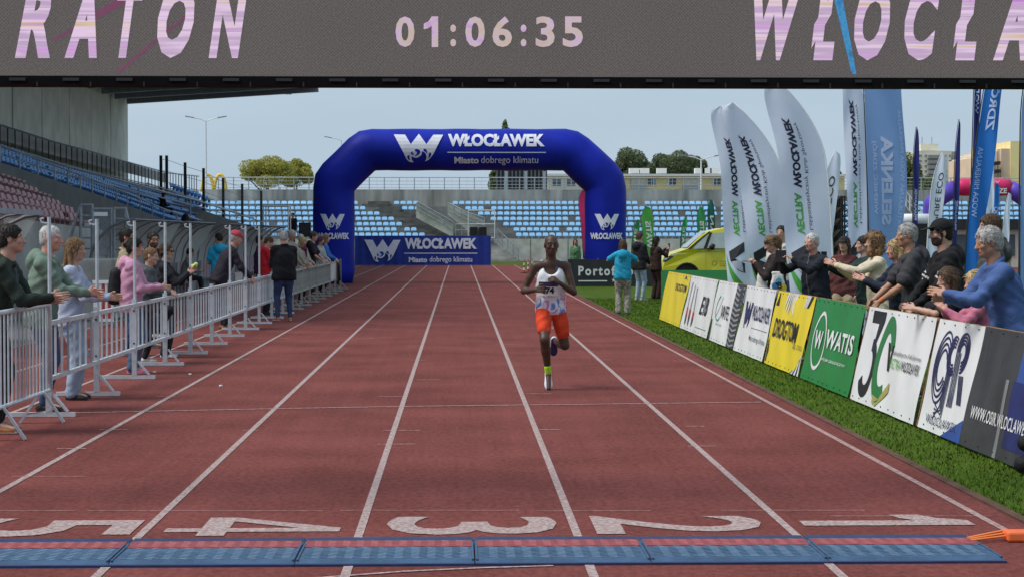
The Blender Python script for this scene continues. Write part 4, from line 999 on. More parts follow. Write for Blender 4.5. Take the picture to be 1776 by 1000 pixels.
# 3C
e, q = board(18.62, 15.97, 'white board with a big black 3 and green C anniversary logo', V_white)
bp(e, q, [(.10, .97), (.29, .97), (.29, .88), (.235, .64), (.20, .64), (.215, .84), (.10, .84)], V_black)
curve_stroke(e, q, arc(.185, .37, .085, .245, 92, -150, 30), .13, V_black)
curve_stroke(e, q, arc(.42, .50, .105, .36, 20, 300, 36), .17, V_dgreen); bp(e, q, [(.36, .13), (.45, .10), (.50, .22), (.56, .30), (.56, .20), (.50, .12), (.42, .02), (.37, .05)], V_gold, .007)
bp(e, q, [(.44, .68), (.475, .68), (.50, .48), (.525, .66), (.545, .66), (.51, .40), (.485, .40)], V_black, .008)
bt(e, q, 'Lekkoatletyczny Klub Sportowy', V_grey, .54, .93, .56, .62, 0); bt(e, q, 'VECTRA', V_lgreen, .52, .67, .44, .54, .02); bt(e, q, 'WŁOCŁAWEK', V_black, .68, .94, .44, .54, .03)
# OSIR
e, q = board(15.87, 12.75, 'white blue and dark photo board with a striped OSIR emblem and web address', V_white)
br(e, q, .44, 1, 0, 1, V_grey, .003, 16); bp(e, q, [(.25, 0), (.44, 0), (.44, .2)], V_blue, .005); br(e, q, .80, 1, .62, 1, V_blue, .006); br(e, q, .78, 1, .10, .62, V_dblue, .006); br(e, q, .72, .745, .0, .62, sheen('vinyl_post_grey', (.22, .23, .24), .3), .005)
for k in range(4):
    r = 1 - .17 * k
    curve_stroke(e, q, arc(.13, .58, .075 * r, .32 * r, 30, 330, 30), .022, V_navy); curve_stroke(e, q, arc(.215, .70, .05 * r, .17 * r, 60, 300, 16), .02, V_navy)
    curve_stroke(e, q, arc(.30, .74, .055 * r, .17 * r, -90, 180, 20), .02, V_navy); curve_stroke(e, q, [(.245 + .014 * k, .74), (.245 + .014 * k, .26)], .018, V_navy); curve_stroke(e, q, [(.185 + .012 * k, .60), (.18 + .012 * k, .24 - .03 * k), (.13, .12 + .045 * k)], .018, V_navy)
    curve_stroke(e, q, [(.305 + .013 * k, .55), (.335 + .013 * k, .30)], .018, V_navy)
bt(e, q, 'WŁOCŁAWEK', V_navy, .07, .39, .07, .15, 0, 0); bt(e, q, 'WWW.OSIR.WLOCLAWEK.PL', V_white, .50, 1.0, .24, .345, .025)
# green board facing down the track and the black banner
gb = empty('green_board', (4.95, 45, 0), 0, 'low green board standing behind the yellow and white boards near the van', 'advertising board')
b = MB(); b.smooth = True; b.grid(lambda u, v: (u * 4.2, .01 * math.sin(u * 20) - .1 * (1 - v), .02 + .80 * v), 24, 3); b.build('banner', V_green, gb); MB().box2((0, .02, .0), (4.2, .06, .78)).build('timber', M_wood, gb)
for u in (.2, 2.1, 4.0): b = MB(); b.beam((u, .06, .7), (u, .5, .02), .05, .03); b.build('strut', M_wood, gb)
pb0, pb1 = AT(985, 497, 60), AT(1142, 450, 60); pw = pb1.x - pb0.x; ph = .88
pbn = empty('black_banner', (pb0.x, 60, 0), 0, 'black fence banner reading Portofi with a white line and star', 'banner')
b = MB(); b.smooth = True; b.grid(lambda u, v: (u * pw, .02 * math.sin(u * 31), .01 + ph * v), 40, 3); b.build('sheet', V_black, pbn)
def pq(x0, x1, y0, y1): a, c = AT(x0, y1, 60), AT(x1, y0, 60); return flat((a.x - pb0.x, -.03, a.z), (1, 0, 0), (0, 0, 1), c.x - a.x, c.z - a.z)
lettering('Portofino', pbn, V_white, pq(1003, 1098, 461, 478), .035, space=1.3); lettering('', pbn, V_white, pq(1003, 1053, 486, 488), poly=([(0, 0), (1, 0), (1, 1), (0, 1)], [(0, 1, 2, 3)]), name='printed_rule')
stp = [(.5 + .5 * math.sin(k * math.pi / 5) * (1 if k % 2 == 0 else .4), .5 + .5 * math.cos(k * math.pi / 5) * (1 if k % 2 == 0 else .4)) for k in range(10)]
lettering('', pbn, V_white, pq(1060, 1069, 481, 490), poly=(stp, [tuple(range(10))]), name='star')
for u in (0, .33, .66, 1): MB().tube([(pw * u, .05, 0), (pw * u, .05, ph + .03)], .02, 6).build('post', grey_steel, pbn)
bgd = AT(1766, 800, 13.2)
M_bagb = mat('bag_black', (.012, .012, .014), .7, .3, 9, .3, 30)
# ================================================================ feather flags
def feather(px, pyb, ytop, Y, wpx, m, label, texts, lean=0., pole_right=False, sharp=.25, wave=.05, taper=.72, logo=False, group='feather flags behind the boards', turn=0., botlift=0.35, curl=.55):
    "texts: (string, material, u0,u1, v0,v1, bold) running up the sail, seen from behind so mirrored"
    k = Y / FPX; base = AT(px, 408 + 5350 / Y, Y); H = AT(px, ytop, Y).z; w = wpx * k; s = -1 if pole_right else 1
    e = empty('feather_flag', (base.x, Y, 0), turn, label, 'feather flag', group)
    z0 = botlift
    def sail(u, v):
        top = 1 - (1 - v) ** 2 if False else v
        ww = w * (taper + (1 - taper) * min(1, v / .5))
        if v > 1 - sharp: ww *= math.sqrt(max(0.0, 1 - ((v - (1 - sharp)) / sharp) ** 2)) * .97 + .03
        px_ = lean * v * v * H + (w * curl * max(0, (v - (1 - sharp)) / sharp) ** 2 if sharp else 0)
        x = px_ + ww * u; x = min(x, px_ + ww)
        return Vector((s * x, wave * (math.sin(v * 7 + px) * .6 + math.sin(u * 5 + v * 11 + px * .3)) * (u + .15), z0 + (H - z0) * v - .0 * u))
    b = MB(); b.smooth = True; b.grid(sail, 10, 44); b.build('sail', m, e)
    pts = [Vector((0, 0, 0))] + [sail(0, v / 20) + Vector((-s * .015, 0, 0)) for v in range(21)]
    b = MB(); b.smooth = True; b.tube(pts, [.02] + [.018 - .012 * v / 20 for v in range(21)], 6); b.build('pole', dark_steel if m not in (F_white,) else white_paint, e)
    b = MB(); 
    for a in (0, math.pi / 2): b.beam((-.4 * math.cos(a), -.4 * math.sin(a), .02), (.4 * math.cos(a), .4 * math.sin(a), .02), .05, .025 + .004 * (a > 0))
    b.build('cross_base', dark_steel, e)
    for (t, tm, u0, u1, v0, v1, bold) in texts:
        # words run from bottom to top; letter height lies along u; mirrored because the print faces away
        def fn(a, c): 
            uu = min(u0, u1) + abs(u1 - u0) * c; p = sail(1 - uu if pole_right else uu, v0 + (v1 - v0) * a); return p + Vector((0, -.012, 0))
        v_, f_, _ = text_raw(t, bold); lettering(t, e, tm, fn, bold, cuts=3)
    if logo:
        sail0 = sail
        sail = lambda u, v: sail0(1 - u if pole_right else u, v)
        def pr(poly, m_, dy=-.012): b = MB(); b.add([sail(u, v) + Vector((0, dy, 0)) for u, v in poly], [tuple(range(len(poly)))]); b.build('print', m_, e)
        pr([(.10, .26), (.55, .31), (.55, .26), (.25, .225), (.55, .20), (.55, .15), (.32, .165), (.12, .215)], V_black)
        b = MB(); vs = []
        for i in range(13):
            t = i / 12; vs += [sail(.02 + .6 * t * t, .28 - .20 * t ** .8) + Vector((0, -.014, 0)), sail(.02 + .6 * t * t, .28 - .20 * t ** .8 - .05 * math.sin(math.pi * min(1, t * 1.0)) - .004) + Vector((0, -.014, 0))]
        b.add(vs, [(2 * i, 2 * i + 1, 2 * i + 3, 2 * i + 2) for i in range(12)]); b.build('print', F_green, e)
    return e
F_white = cloth('flag_white', (.76, .82, 1.0), .45); F_blue = cloth('flag_sky_blue', (.24, .40, .72), .4); F_royal = cloth('flag_royal_blue', (.03, .19, .62), .4); F_navy = cloth('flag_navy', (.025, .03, .17)); F_green = cloth('flag_green', (.10, .42, .08)); F_dk = cloth('flag_dark_green', (.02, .13, .10)); F_mid = cloth('flag_mid_green', (.04, .30, .10)); F_pink = cloth('flag_pink', (.62, .04, .16)); F_pale = cloth('flag_print_pale', (.48, .58, .80), .1); F_txt = cloth('flag_print_dark', (.03, .03, .06), .1)
VT = [('VECTRA', F_green, .42, .26, .34, .52, .04), ('WŁOCŁAWEK', F_txt, .42, .24, .545, .86, .05), ('Lekkoatletyczny Klub Sportowy', F_txt, .64, .52, .36, .84, 0)]
VT = [('VECTRA', F_green, .28, .44, .34, .52, .04), ('WŁOCŁAWEK', F_txt, .28, .46, .54, .84, .05), ('Lekkoatletyczny Klub Sportowy', F_txt, .52, .62, .36, .82, 0)]
feather(1318, 0, 184, 36, 62, F_white, 'white curved feather flag reading Vectra beside the yellow van', VT, .045, True, .36, logo=True, taper=.9, curl=.85)
feather(1372, 0, 178, 34.5, 76, F_white, 'white curved feather flag reading Vectra just right of the flag beside the van', VT, .10, True, .40, logo=True, taper=.9, curl=.85)
feather(1444, 0, 140, 31, 82, F_white, 'broad white feather flag reading Vectra behind the man holding a tablet', VT, .075, True, .36, logo=True, taper=.9, curl=.8)
feather(1512, 0, 100, 30, 42, F_white, 'narrow white feather flag reading Vectra behind the dark capped woman', VT, .03, True, .3, logo=True, taper=.95, curl=.6)
feather(1508, 0, 100, 29, 66, F_blue, 'pale blue feather flag reading Selenka upside down', [('SELENKA', F_pale, .36, .66, .36, .70, .045), ('WIENIEC ZDRÓJ', F_pale, .28, .12, .40, .68, .02), ('NATURALNA WODA MINERALNA', F_pale, .94, .84, .34, .80, .0)], -.03, False, .12, .06)
feather(1418, 0, 262, 44, 26, F_white, 'small white feather flag peeping out behind the broad Vectra flag', [('ECO', V_grey, .7, .3, .62, .82, .02)], .06, False, .3)
feather(1428, 0, 330, 46, 14, F_royal, 'small blue feather flag next to the black stage truss', [('AVO', F_pale, .7, .3, .5, .75, .02)], .0)
feather(1583, 0, 220, 45, 9, F_navy, 'thin navy feather flag seen edge on beside the pale blue flag', [('WŁOCŁAWEK', F_pale, .8, .2, .42, .62, .03)], .0, wave=.03)
feather(1607, 0, 265, 40, 22, F_white, 'white feather flag reading ECO before the pink arch', [('PURE ECO', V_grey, .75, .35, .52, .86, .01)], .05, False, .3)
feather(1652, 0, 207, 38, 8, F_navy, 'thin dark navy feather flag crossing the pink arch', [('WŁOCŁAWEK', F_pale, .8, .2, .38, .55, .03)], .015, wave=.03)
feather(1672, 0, 96, 27, 32, F_royal, 'tall leaning bright blue feather flag with white script', [('ZDRÓJ', F_pale, .85, .25, .72, .9, .03), ('WODA MINERALNA', F_pale, .4, .1, .4, .66, .0)], .085, False, .1)
feather(1683, 0, 100, 31, 10, F_navy, 'narrow dark blue flag overlapping the tall bright blue flag', [('WODA', F_pale, .8, .2, .78, .92, .02)], .01, False, .1)
feather(1700, 0, 335, 44, 12, F_white, 'thin white feather flag right of the tall bright blue flag', [('WINA', F_txt, .8, .2, .5, .8, .02)], .0)
feather(1711, 0, 262, 42, 10, F_white, 'slender tall white flag in front of the pink arch', [('KUJAWY', F_blue, .8, .2, .3, .6, .02)], .01)
feather(1720, 0, 318, 52, 12, F_royal, 'short dark blue flag with white circles before the pink arch', [('OOO', F_pale, .85, .15, .6, .76, .02)], .0)
feather(1738, 0, 335, 48, 10, F_white, 'short white flag near the right hand leg of the pink arch', [], .03)
feather(1768, 0, 96, 24, 30, F_blue, 'pale blue flag at the end of the flag row beyond the grey T-shirt man', [('WODA', F_pale, .8, .4, .6, .85, .0)], .0)
small = 'small feather flags in front of the bend stand'
feather(1095, 0, 381, 80, 10, F_mid, 'short bright green feather flag nearest the blue arch leg', [('WATIS', V_white, .8, .2, .3, .8, .02)], .06, group=small)
feather(1117, 0, 358, 78, 20, F_green, 'wide bright green feather flag behind the man in a black hoodie', [('WATIS', V_white, .8, .3, .3, .75, .03)], -.07, group=small)
feather(1180, 0, 376, 76, 8, F_mid, 'thin green feather flag left of the yellow van', [('WATIS', V_white, .8, .2, .3, .8, .02)], .04, group=small)
feather(1212, 0, 358, 80, 14, F_mid, 'green feather flag above the windscreen of the yellow van', [('WATIS', V_white, .8, .3, .4, .75, .03)], -.05, group=small)
feather(1230, 0, 346, 82, 12, F_dk, 'dark teal feather flag above the roof of the yellow van', [('MAN', V_white, .8, .3, .3, .75, .02)], -.04, group=small)
feather(1012, 0, 330, 84, 22, F_pink, 'pink feather flag leaning behind the blue arch leg', [('JSKIE', V_white, .7, .3, .3, .65, .02)], -.10, group=small)
feather(1016, 0, 322, 88, 10, F_blue, 'blue and pale feather flag tucked behind the pink one', [], -.04, group=small)
# ================================================================ pink and violet arch, stage and tents at far right
M_pk = mat('arch_pink', (.62, .025, .13), .45, .1, 1.5, .2, 5); M_vi = mat('arch_violet', (.10, .06, .42), .45, .15, 1.5, .2, 5)
a2 = empty('pink_arch', (0, 92, 0), 0, 'pink and violet inflatable arch with white lettering among the flags', 'arch')
def pk(pts, m, nm): return arch_path(pts, 15 * 92 / FPX, 24, nm, m, a2, 92)
pk([(1655, 325), (1752, 325)], M_pk, 'beam'); pk([(1616, 408), (1616, 352), (1658, 325)], M_vi, 'leg'); pk([(1750, 325), (1788, 352), (1788, 408), (1788, 460)], M_vi, 'leg'); pk([(1616, 462), (1616, 404)], M_pk, 'leg')
def pf(x0, x1, y0, y1): a, c = AT(x0, y1, 92), AT(x1, y0, 92); return flat((a.x, -15 * 92 / FPX - .03, a.z), (1, 0, 0), (0, 0, 1), c.x - a.x, c.z - a.z)
lettering('KUJAWY', a2, V_white, pf(1678, 1730, 314, 324), .03); lettering('POMORZE', a2, V_white, pf(1684, 1742, 327, 336), .03)
sg = empty('stage_truss', (0, 62, 0), 0, 'black lattice truss tower of the stage behind the feather flags', 'truss')
for x in (1448, 1472):
    a = AT(x, 340, 62); b = MB()
    for dx in (-.17, .17):
        for dy in (-.17, .17): b.tube([(a.x + dx, dy, 0), (a.x + dx, dy, a.z)], .03, 5)
    for k in range(8):
        z = a.z * k / 8; z2 = a.z * (k + 1) / 8
        for dy in (-.17, .17): b.tube([(a.x - .17, dy, z), (a.x + .17, dy, z2)], .015, 4); b.tube([(a.x + .17, dy, z), (a.x - .17, dy, z2)], .015, 4)
    b.build('tower', black_plastic, sg)
MB().box2((AT(1440, 345, 62).x, .2, .4), (AT(1462, 345, 62).x, .9, AT(0, 342, 62).z)).build('speaker_stack', black_plastic, sg)
MB().box2((AT(1425, 345, 62).x, -.1, 0), (AT(1560, 345, 62).x, 1.5, AT(0, 440, 62).z)).build('platform', dark_steel, sg)
tn = empty('tent', (AT(1592, 380, 58).x, 58, 0), 0, 'white topped event tent with black wall before the pink arch', 'tent')
MB().box2((-.62, -.1, 0), (.62, 1.8, AT(0, 388, 58).z)).build('wall', black_plastic, tn)
b = MB(); b.smooth = True; b.tube([(-.66, .8, AT(0, 381, 58).z), (.70, .8, AT(0, 381, 58).z)], .2, 14); b.build('roof', white_paint, tn)
lettering('O', tn, V_teal, flat((-.2, -.115, 1.75), (1, 0, 0), (0, 0, 1), .16, .16), .05)
kn = empty('service_hut', (AT(1712, 420, 95).x, 95, 0), 0, 'low pale hut with dark roof edge and windows beyond the flags', 'hut')
MB().box2((-3.5, 0, 0), (3.2, 3, 1.95)).build('wall', M_cream, kn); MB().box2((-3.7, -.3, 1.96), (3.4, 3.2, 2.5)).build('roof', dark_steel, kn)
for k in range(5): MB().box2((-3.1 + k * 1.25, -.05, .6), (-2.3 + k * 1.25, -.004, 1.7)).build('window', M_win, kn)
sr_ = empty('stair_rail', (0, 100, 0), 0, 'white steel stair handrail rising left of the pink arch', 'railing')
rail(sr_, [(1565, 325), (1604, 372)], 100, .04, .8, 6, white_paint)
# ================================================================ yellow electric van
M_vy = mat('van_yellow', (.62, .57, .02), .22, .04, 1, spec=.6); M_glass = mat('van_glass', (.30, .36, .35), .08, .25, 2.0, spec=.8); M_tyre = mat('tyre', (.02, .02, .02), .8, .2, 6); M_rim = mat('rim', (.4, .41, .42), .35, .1, 5, metal=.7)
M_vw = mat('van_white', (.72, .73, .72), .25, .04, 1)
VX = AT(1148, 450, 60).x
van = empty('van', (VX, 60, 0), 0, 'bright yellow electric van parked side on behind the boards', 'van')
side = [(.02, .40), (.0, .62), (.08, .86), (.25, 1.04), (.62, 1.16), (.85, 1.24), (1.30, 1.66), (1.55, 1.80), (2.0, 1.90), (3.2, 1.93), (4.3, 1.90), (4.62, 1.80), (4.70, 1.2), (4.72, .5), (4.6, .30), (4.25, .28)]
def wheelcut(cx): return [(cx + .39 * math.cos(a), .36 + .39 * math.sin(a)) for a in [math.pi * k / 10 for k in range(11)]]
outl = side + [(x, z) for x, z in wheelcut(3.85) if z > .28] + [(1.3, .27)] + [(x, z) for x, z in wheelcut(.82) if z > .28] + [(.2, .30)]
b = MB(); o_ = [(x, z) for x, z in outl]; cxm, czm = 2.3, 1.0; nS = len(o_); vs = []
lay = [(-.0, .985), (.03, 1.0), (1.85, 1.0), (1.9, .985)]
def inset(x, z, y):   # the glasshouse leans inwards
    t = max(0, z - 1.15) * .22
    return y + t if y < .95 else y - t
for yy, sc_ in lay: vs += [(cxm + (x - cxm) * sc_, inset(x, z, yy), czm + (z - czm) * sc_ if z > .3 else z) for x, z in o_]
fs = [tuple(range(nS)), tuple(range(4 * nS - 1, 3 * nS - 1, -1))]
for l in range(3):
    for i in range(nS): j = (i + 1) % nS; fs.append((l * nS + i, (l + 1) * nS + i, (l + 1) * nS + j, l * nS + j))
b.add(vs, fs); b.build('body', M_vy, van)
def sp_(poly, y, m, nm, th=.012): 
    bb = MB(); vv = [(x, inset(x, z, 0) - y, z) for x, z in poly]; bb.add(vv, [tuple(range(len(poly)))]); return bb.build(nm, m, van)
sp_([(1.02, 1.22), (1.36, 1.60), (1.52, 1.72), (1.40, 1.24)], .012, M_glass, 'quarter_window'); sp_([(1.46, 1.24), (1.64, 1.74), (2.6, 1.78), (2.6, 1.24)], .012, M_glass, 'side_window'); sp_([(2.68, 1.24), (2.68, 1.78), (4.3, 1.74), (4.4, 1.24)], .012, M_glass, 'side_window')
sp_([(1.36, 1.24), (1.58, 1.76), (1.66, 1.76), (1.47, 1.24)], .016, black_plastic, 'window_pillar')
bb = MB(); bb.add([(.86, .16, 1.245), (.86, 1.74, 1.245), (1.50, 1.62, 1.795), (1.50, .28, 1.795)], [(0, 3, 2, 1)]); bb.v = [(x - .03, y, z + .022) for x, y, z in bb.v]; bb.build('windscreen', M_glass, van)
sp_([(.84, 1.225), (1.56, 1.80), (1.60, 1.77), (.95, 1.215)], .013, dark_steel, 'window_seal')
sp_([(.28, 1.05), (.80, 1.075), (.80, 1.06), (.30, 1.03)], .008, M_vw, 'trim_line'); sp_([(.035, .80), (.06, .94), (.28, 1.0), (.40, .97), (.12, .80)], .01, dark_steel, 'headlight'); sp_([(.06, .86), (.09, .92), (.24, .96), (.14, .87)], .014, M_vw, 'headlight_lens')
for x0, x1, z0, z1 in ((1.44, 1.446, .35, 1.22), (2.64, 2.646, .35, 1.22), (.45, 4.4, 1.14, 1.146)): sp_([(x0, z0), (x0, z1), (x1, z1), (x1, z0)], .006, dark_steel, 'door_seam')
for cx in (.82, 3.85):
    b = MB(); b.smooth = False; b.tube([(cx, .06, .34), (cx, .28, .34)], .34, 24); wh = b.build('wheel', M_tyre, van); MB().tube([(cx, .045, .34), (cx, .08, .34)], .23, 20).build('rim', M_rim, wh)
    b = MB(); b.tube([(cx, 1.62, .34), (cx, 1.84, .34)], .34, 24); b.build('wheel', M_tyre, van)
    MB().tube([(x, -.012, z) for x, z in wheelcut(cx)], .035, 6).build('arch_trim', black_plastic, van)
    MB().box2((cx - .39, .03, .3), (cx + .39, 1.8, .74)).build('wheel_well', black_plastic, van)
b = MB(); b.smooth = True; b.tube([(1.56, -.16, 1.22), (1.60, -.17, 1.25), (1.62, -.17, 1.33), (1.58, -.16, 1.37)], [.04, .10, .10, .05], 10); b.tube([(1.5, .0, 1.22), (1.56, -.14, 1.24)], .03, 6); b.build('mirror', black_plastic, van)
curv = [(1.72 + .075 * math.cos(t), -.008, .76 + .075 * math.sin(t)) for t in [k * math.pi / 8 for k in range(17)]]
MB().tube(curv, .006, 4).build('emblem', dark_steel, van)
for t, z in (('Włocławek', .80), ('ul. Toruńska', .73), ('87-800 Włocławek', .66)): lettering(t, van, dark_steel, flat((1.9, -.008, z), (1, 0, 0), (0, 0, 1), .5 if z < .7 else .36, .04), .0)
# ================================================================ hurdles
for i, x in enumerate((909, 916, 923)):
    p = G(x, 474 - i * 2); e = empty('striped_marker', (p.x, p.y, 0), .3, 'red and white striped cone marker standing on the inside lane', 'marker', 'striped markers by the grass')
    b = MB(); b.cur = 0
    for k in range(5): b.cur = k % 2; b.tube([(0, 0, .03 + .11 * k), (0, 0, .03 + .11 * (k + 1))], [.05 - .006 * k, .05 - .006 * (k + 1)], 8)
    link('stem', b.mesh('stem'), e, [mat('marker_red', (.55, .04, .04), .5, .1), white_paint]); MB().box((0, 0, .015), (.28, .28, .03)).build('base', black_plastic, e)
# ================================================================ people: smooth bodies grown from rounded limbs
A = lambda *v: np.array(v, float)
def nrm(v): return v / (np.linalg.norm(v) + 1e-9)
class Field:
    def __init__(s, lo, hi, h):
        s.h = h; s.lo = np.asarray(lo, float); n = np.ceil((np.asarray(hi) - s.lo) / h).astype(int) + 1
        s.n = n; s.ax = [s.lo[i] + h * np.arange(n[i]) for i in range(3)]; s.D = np.full(n, 9., np.float32)
    def sub(s, lo, hi):
        i0 = np.clip(np.floor((lo - s.lo) / s.h).astype(int), 0, s.n); i1 = np.clip(np.ceil((hi - s.lo) / s.h).astype(int) + 1, 0, s.n)
        sl = tuple(slice(a, b) for a, b in zip(i0, i1))
        return sl, [s.ax[0][sl[0]][:, None, None], s.ax[1][sl[1]][None, :, None], s.ax[2][sl[2]][None, None, :]]
    def mix(s, sl, d, k, op):
        a = s.D[sl]
        if op == 'add': h = np.clip(.5 + .5 * (a - d) / k, 0, 1); s.D[sl] = a * (1 - h) + d * h - k * h * (1 - h)
        else: h = np.clip(.5 - .5 * (a + d) / k, 0, 1); s.D[sl] = a * (1 - h) - d * h + k * h * (1 - h)
    def cone(s, a, b, ra, rb, k=.02, op='add'):
        a, b = np.asarray(a, float), np.asarray(b, float); r = max(ra, rb) + k + 2 * s.h
        sl, (x, y, z) = s.sub(np.minimum(a, b) - r, np.maximum(a, b) + r)
        if s.D[sl].size == 0: return
        e = b - a; L = e @ e + 1e-9; t = np.clip(((x - a[0]) * e[0] + (y - a[1]) * e[1] + (z - a[2]) * e[2]) / L, 0, 1)
        d = np.sqrt((x - a[0] - t * e[0]) ** 2 + (y - a[1] - t * e[1]) ** 2 + (z - a[2] - t * e[2]) ** 2) - (ra + (rb - ra) * t); s.mix(sl, d, k, op)
    def ell(s, c, R, r, k=.02, op='add'):
        "R rows are the axes"
        c = np.asarray(c, float); m = max(r) + k + 2 * s.h; sl, (x, y, z) = s.sub(c - m, c + m)
        if s.D[sl].size == 0: return
        x, y, z = x - c[0], y - c[1], z - c[2]; q = [R[i][0] * x + R[i][1] * y + R[i][2] * z for i in range(3)]
        k0 = np.sqrt(sum((q[i] / r[i]) ** 2 for i in range(3))); k1 = np.sqrt(sum((q[i] / r[i] ** 2) ** 2 for i in range(3))) + 1e-6
        s.mix(sl, k0 * (k0 - 1) / k1, k, op)
    def cut(s, p, n):
        n = nrm(np.asarray(n, float)); x, y, z = s.ax[0][:, None, None], s.ax[1][None, :, None], s.ax[2][None, None, :]
        s.D = np.maximum(s.D, (x - p[0]) * n[0] + (y - p[1]) * n[1] + (z - p[2]) * n[2]).astype(np.float32)
    def wrinkle(s, amp, f, ph):
        x, y, z = s.ax[0][:, None, None], s.ax[1][None, :, None], s.ax[2][None, None, :]
        w = np.sin(f * (z * 1.0 + .7 * x) + 2.2 * np.sin(f * .45 * x + ph) + ph) * np.sin(f * .5 * (y - .6 * z) + ph * 2) + .6 * np.sin(f * 1.7 * (z - .8 * y + .5 * x) + 1.5 * np.sin(f * .6 * z + ph) + ph * 3)
        s.D += (amp * w).astype(np.float32)
    def mesh(s):
        D = s.D; I = D < 0
        c = [D[i:D.shape[0] - 1 + i, j:D.shape[1] - 1 + j, k:D.shape[2] - 1 + k] for i in (0, 1) for j in (0, 1) for k in (0, 1)]
        cnt = sum((q < 0).astype(np.int8) for q in c); m = (cnt > 0) & (cnt < 8); ids = np.full(m.shape, -1, np.int32); n = int(m.sum()); ids[m] = np.arange(n)
        if n == 0: return np.zeros((0, 3)), np.zeros((0, 4), int)
        cv = [q[m] for q in c]; P = np.zeros((n, 3)); C = np.zeros(n)
        off = [np.array((i, j, k), float) for i in (0, 1) for j in (0, 1) for k in (0, 1)]
        for a in range(8):
            for ax in (4, 2, 1):
                if a & ax: continue
                b = a | ax; va, vb = cv[a], cv[b]; cr = (va < 0) != (vb < 0); t = np.where(cr, va / np.where(cr, va - vb, 1), 0)
                P += cr[:, None] * (off[a] + t[:, None] * (off[b] - off[a])); C += cr
        P = s.lo + (np.argwhere(m) + P / C[:, None]) * s.h; F = []
        for ax in range(3):
            o = [1, 1, 1]; o[ax] = 0; u, v = [q for q in range(3) if q != ax]
            s0 = [slice(1, -1)] * 3; s0[ax] = slice(0, -1); s1 = [slice(1, -1)] * 3; s1[ax] = slice(1, None)
            a, b = I[tuple(s0)], I[tuple(s1)]; e = np.argwhere(a != b)
            if not len(e): continue
            base = e.copy(); base[:, u] += 1; base[:, v] += 1
            def cell(du, dv): q = base.copy(); q[:, u] -= du; q[:, v] -= dv; return ids[q[:, 0], q[:, 1], q[:, 2]]
            Q = np.stack([cell(1, 1), cell(0, 1), cell(0, 0), cell(1, 0)], 1); fl = a[tuple(e.T)]
            if ax == 1: fl = ~fl
            Q[~fl] = Q[~fl][:, ::-1]; F.append(Q)
        F = np.concatenate(F); return P, F[(F >= 0).all(1)]
def ik(S, T, a, b, pole):
    d = T - S; L = min(np.linalg.norm(d), (a + b) * .999); u = nrm(d); x = (a * a - b * b + L * L) / (2 * L); h = math.sqrt(max(0, a * a - x * x))
    p = pole - u * (pole @ u); return S + u * x + nrm(p) * h, S + u * L
def rotm(ax, a):
    ax = nrm(np.asarray(ax, float)); c, s = math.cos(a), math.sin(a); x, y, z = ax
    return A([c + x * x * (1 - c), x * y * (1 - c) - z * s, x * z * (1 - c) + y * s], [y * x * (1 - c) + z * s, c + y * y * (1 - c), y * z * (1 - c) - x * s], [z * x * (1 - c) - y * s, z * y * (1 - c) + x * s, c + z * z * (1 - c)])
SKIN = {'fair': (.52, .30, .22), 'tan': (.42, .22, .14), 'dark': (.072, .036, .024), 'pink': (.55, .28, .21)}
def skinm(k): return mat('skin_' + k, SKIN[k], .5, .10, 14, .05, 60, spec=.4)
HAIRC = {'dark': (.018, .013, .010), 'brown': (.075, .042, .022), 'light': (.20, .115, .055), 'blonde': (.40, .28, .13), 'grey': (.34, .33, .32), 'white': (.50, .49, .47), 'purple': (.09, .03, .06), 'black': (.008, .008, .009)}
def hairm(k): return mat('hair_' + k, HAIRC[k], .55, .35, 25, .4, 60, stretch=(1, 1, .25))
def fab(name, c, pat=None):
    return mat('cloth_' + name, c, .85, .14, 9, .5, 22)
STUB = mat('beard_stubble', (.07, .045, .035), .8, .4, 60)
LIPSD = mat('lips_dark', (.085, .034, .028), .5, .1); EYEWD = mat('eye_white_dark', (.12, .09, .075), .3, .05)
LIPS = mat('lips', (.36, .12, .10), .5, .1); EYES = mat('eye_dark', (.025, .018, .014), .3, .2); EYEW = mat('eye_white', (.30, .24, .21), .3, .05)
def obj_from(parts, name, mats_, parent):
    "parts: list of (V, F, material index array or int)"
    Vs, Fs, Ms, n = [], [], [], 0
    for V, F, mi in parts:
        if len(V) == 0: continue
        Vs.append(V); Fs.append(F + n); n += len(V); Ms.append(np.full(len(F), mi) if np.isscalar(mi) else mi)
    if not Vs: return None
    return link(name, np_mesh(name, np.concatenate(Vs), np.concatenate(Fs), True, np.concatenate(Ms)), parent, mats_)
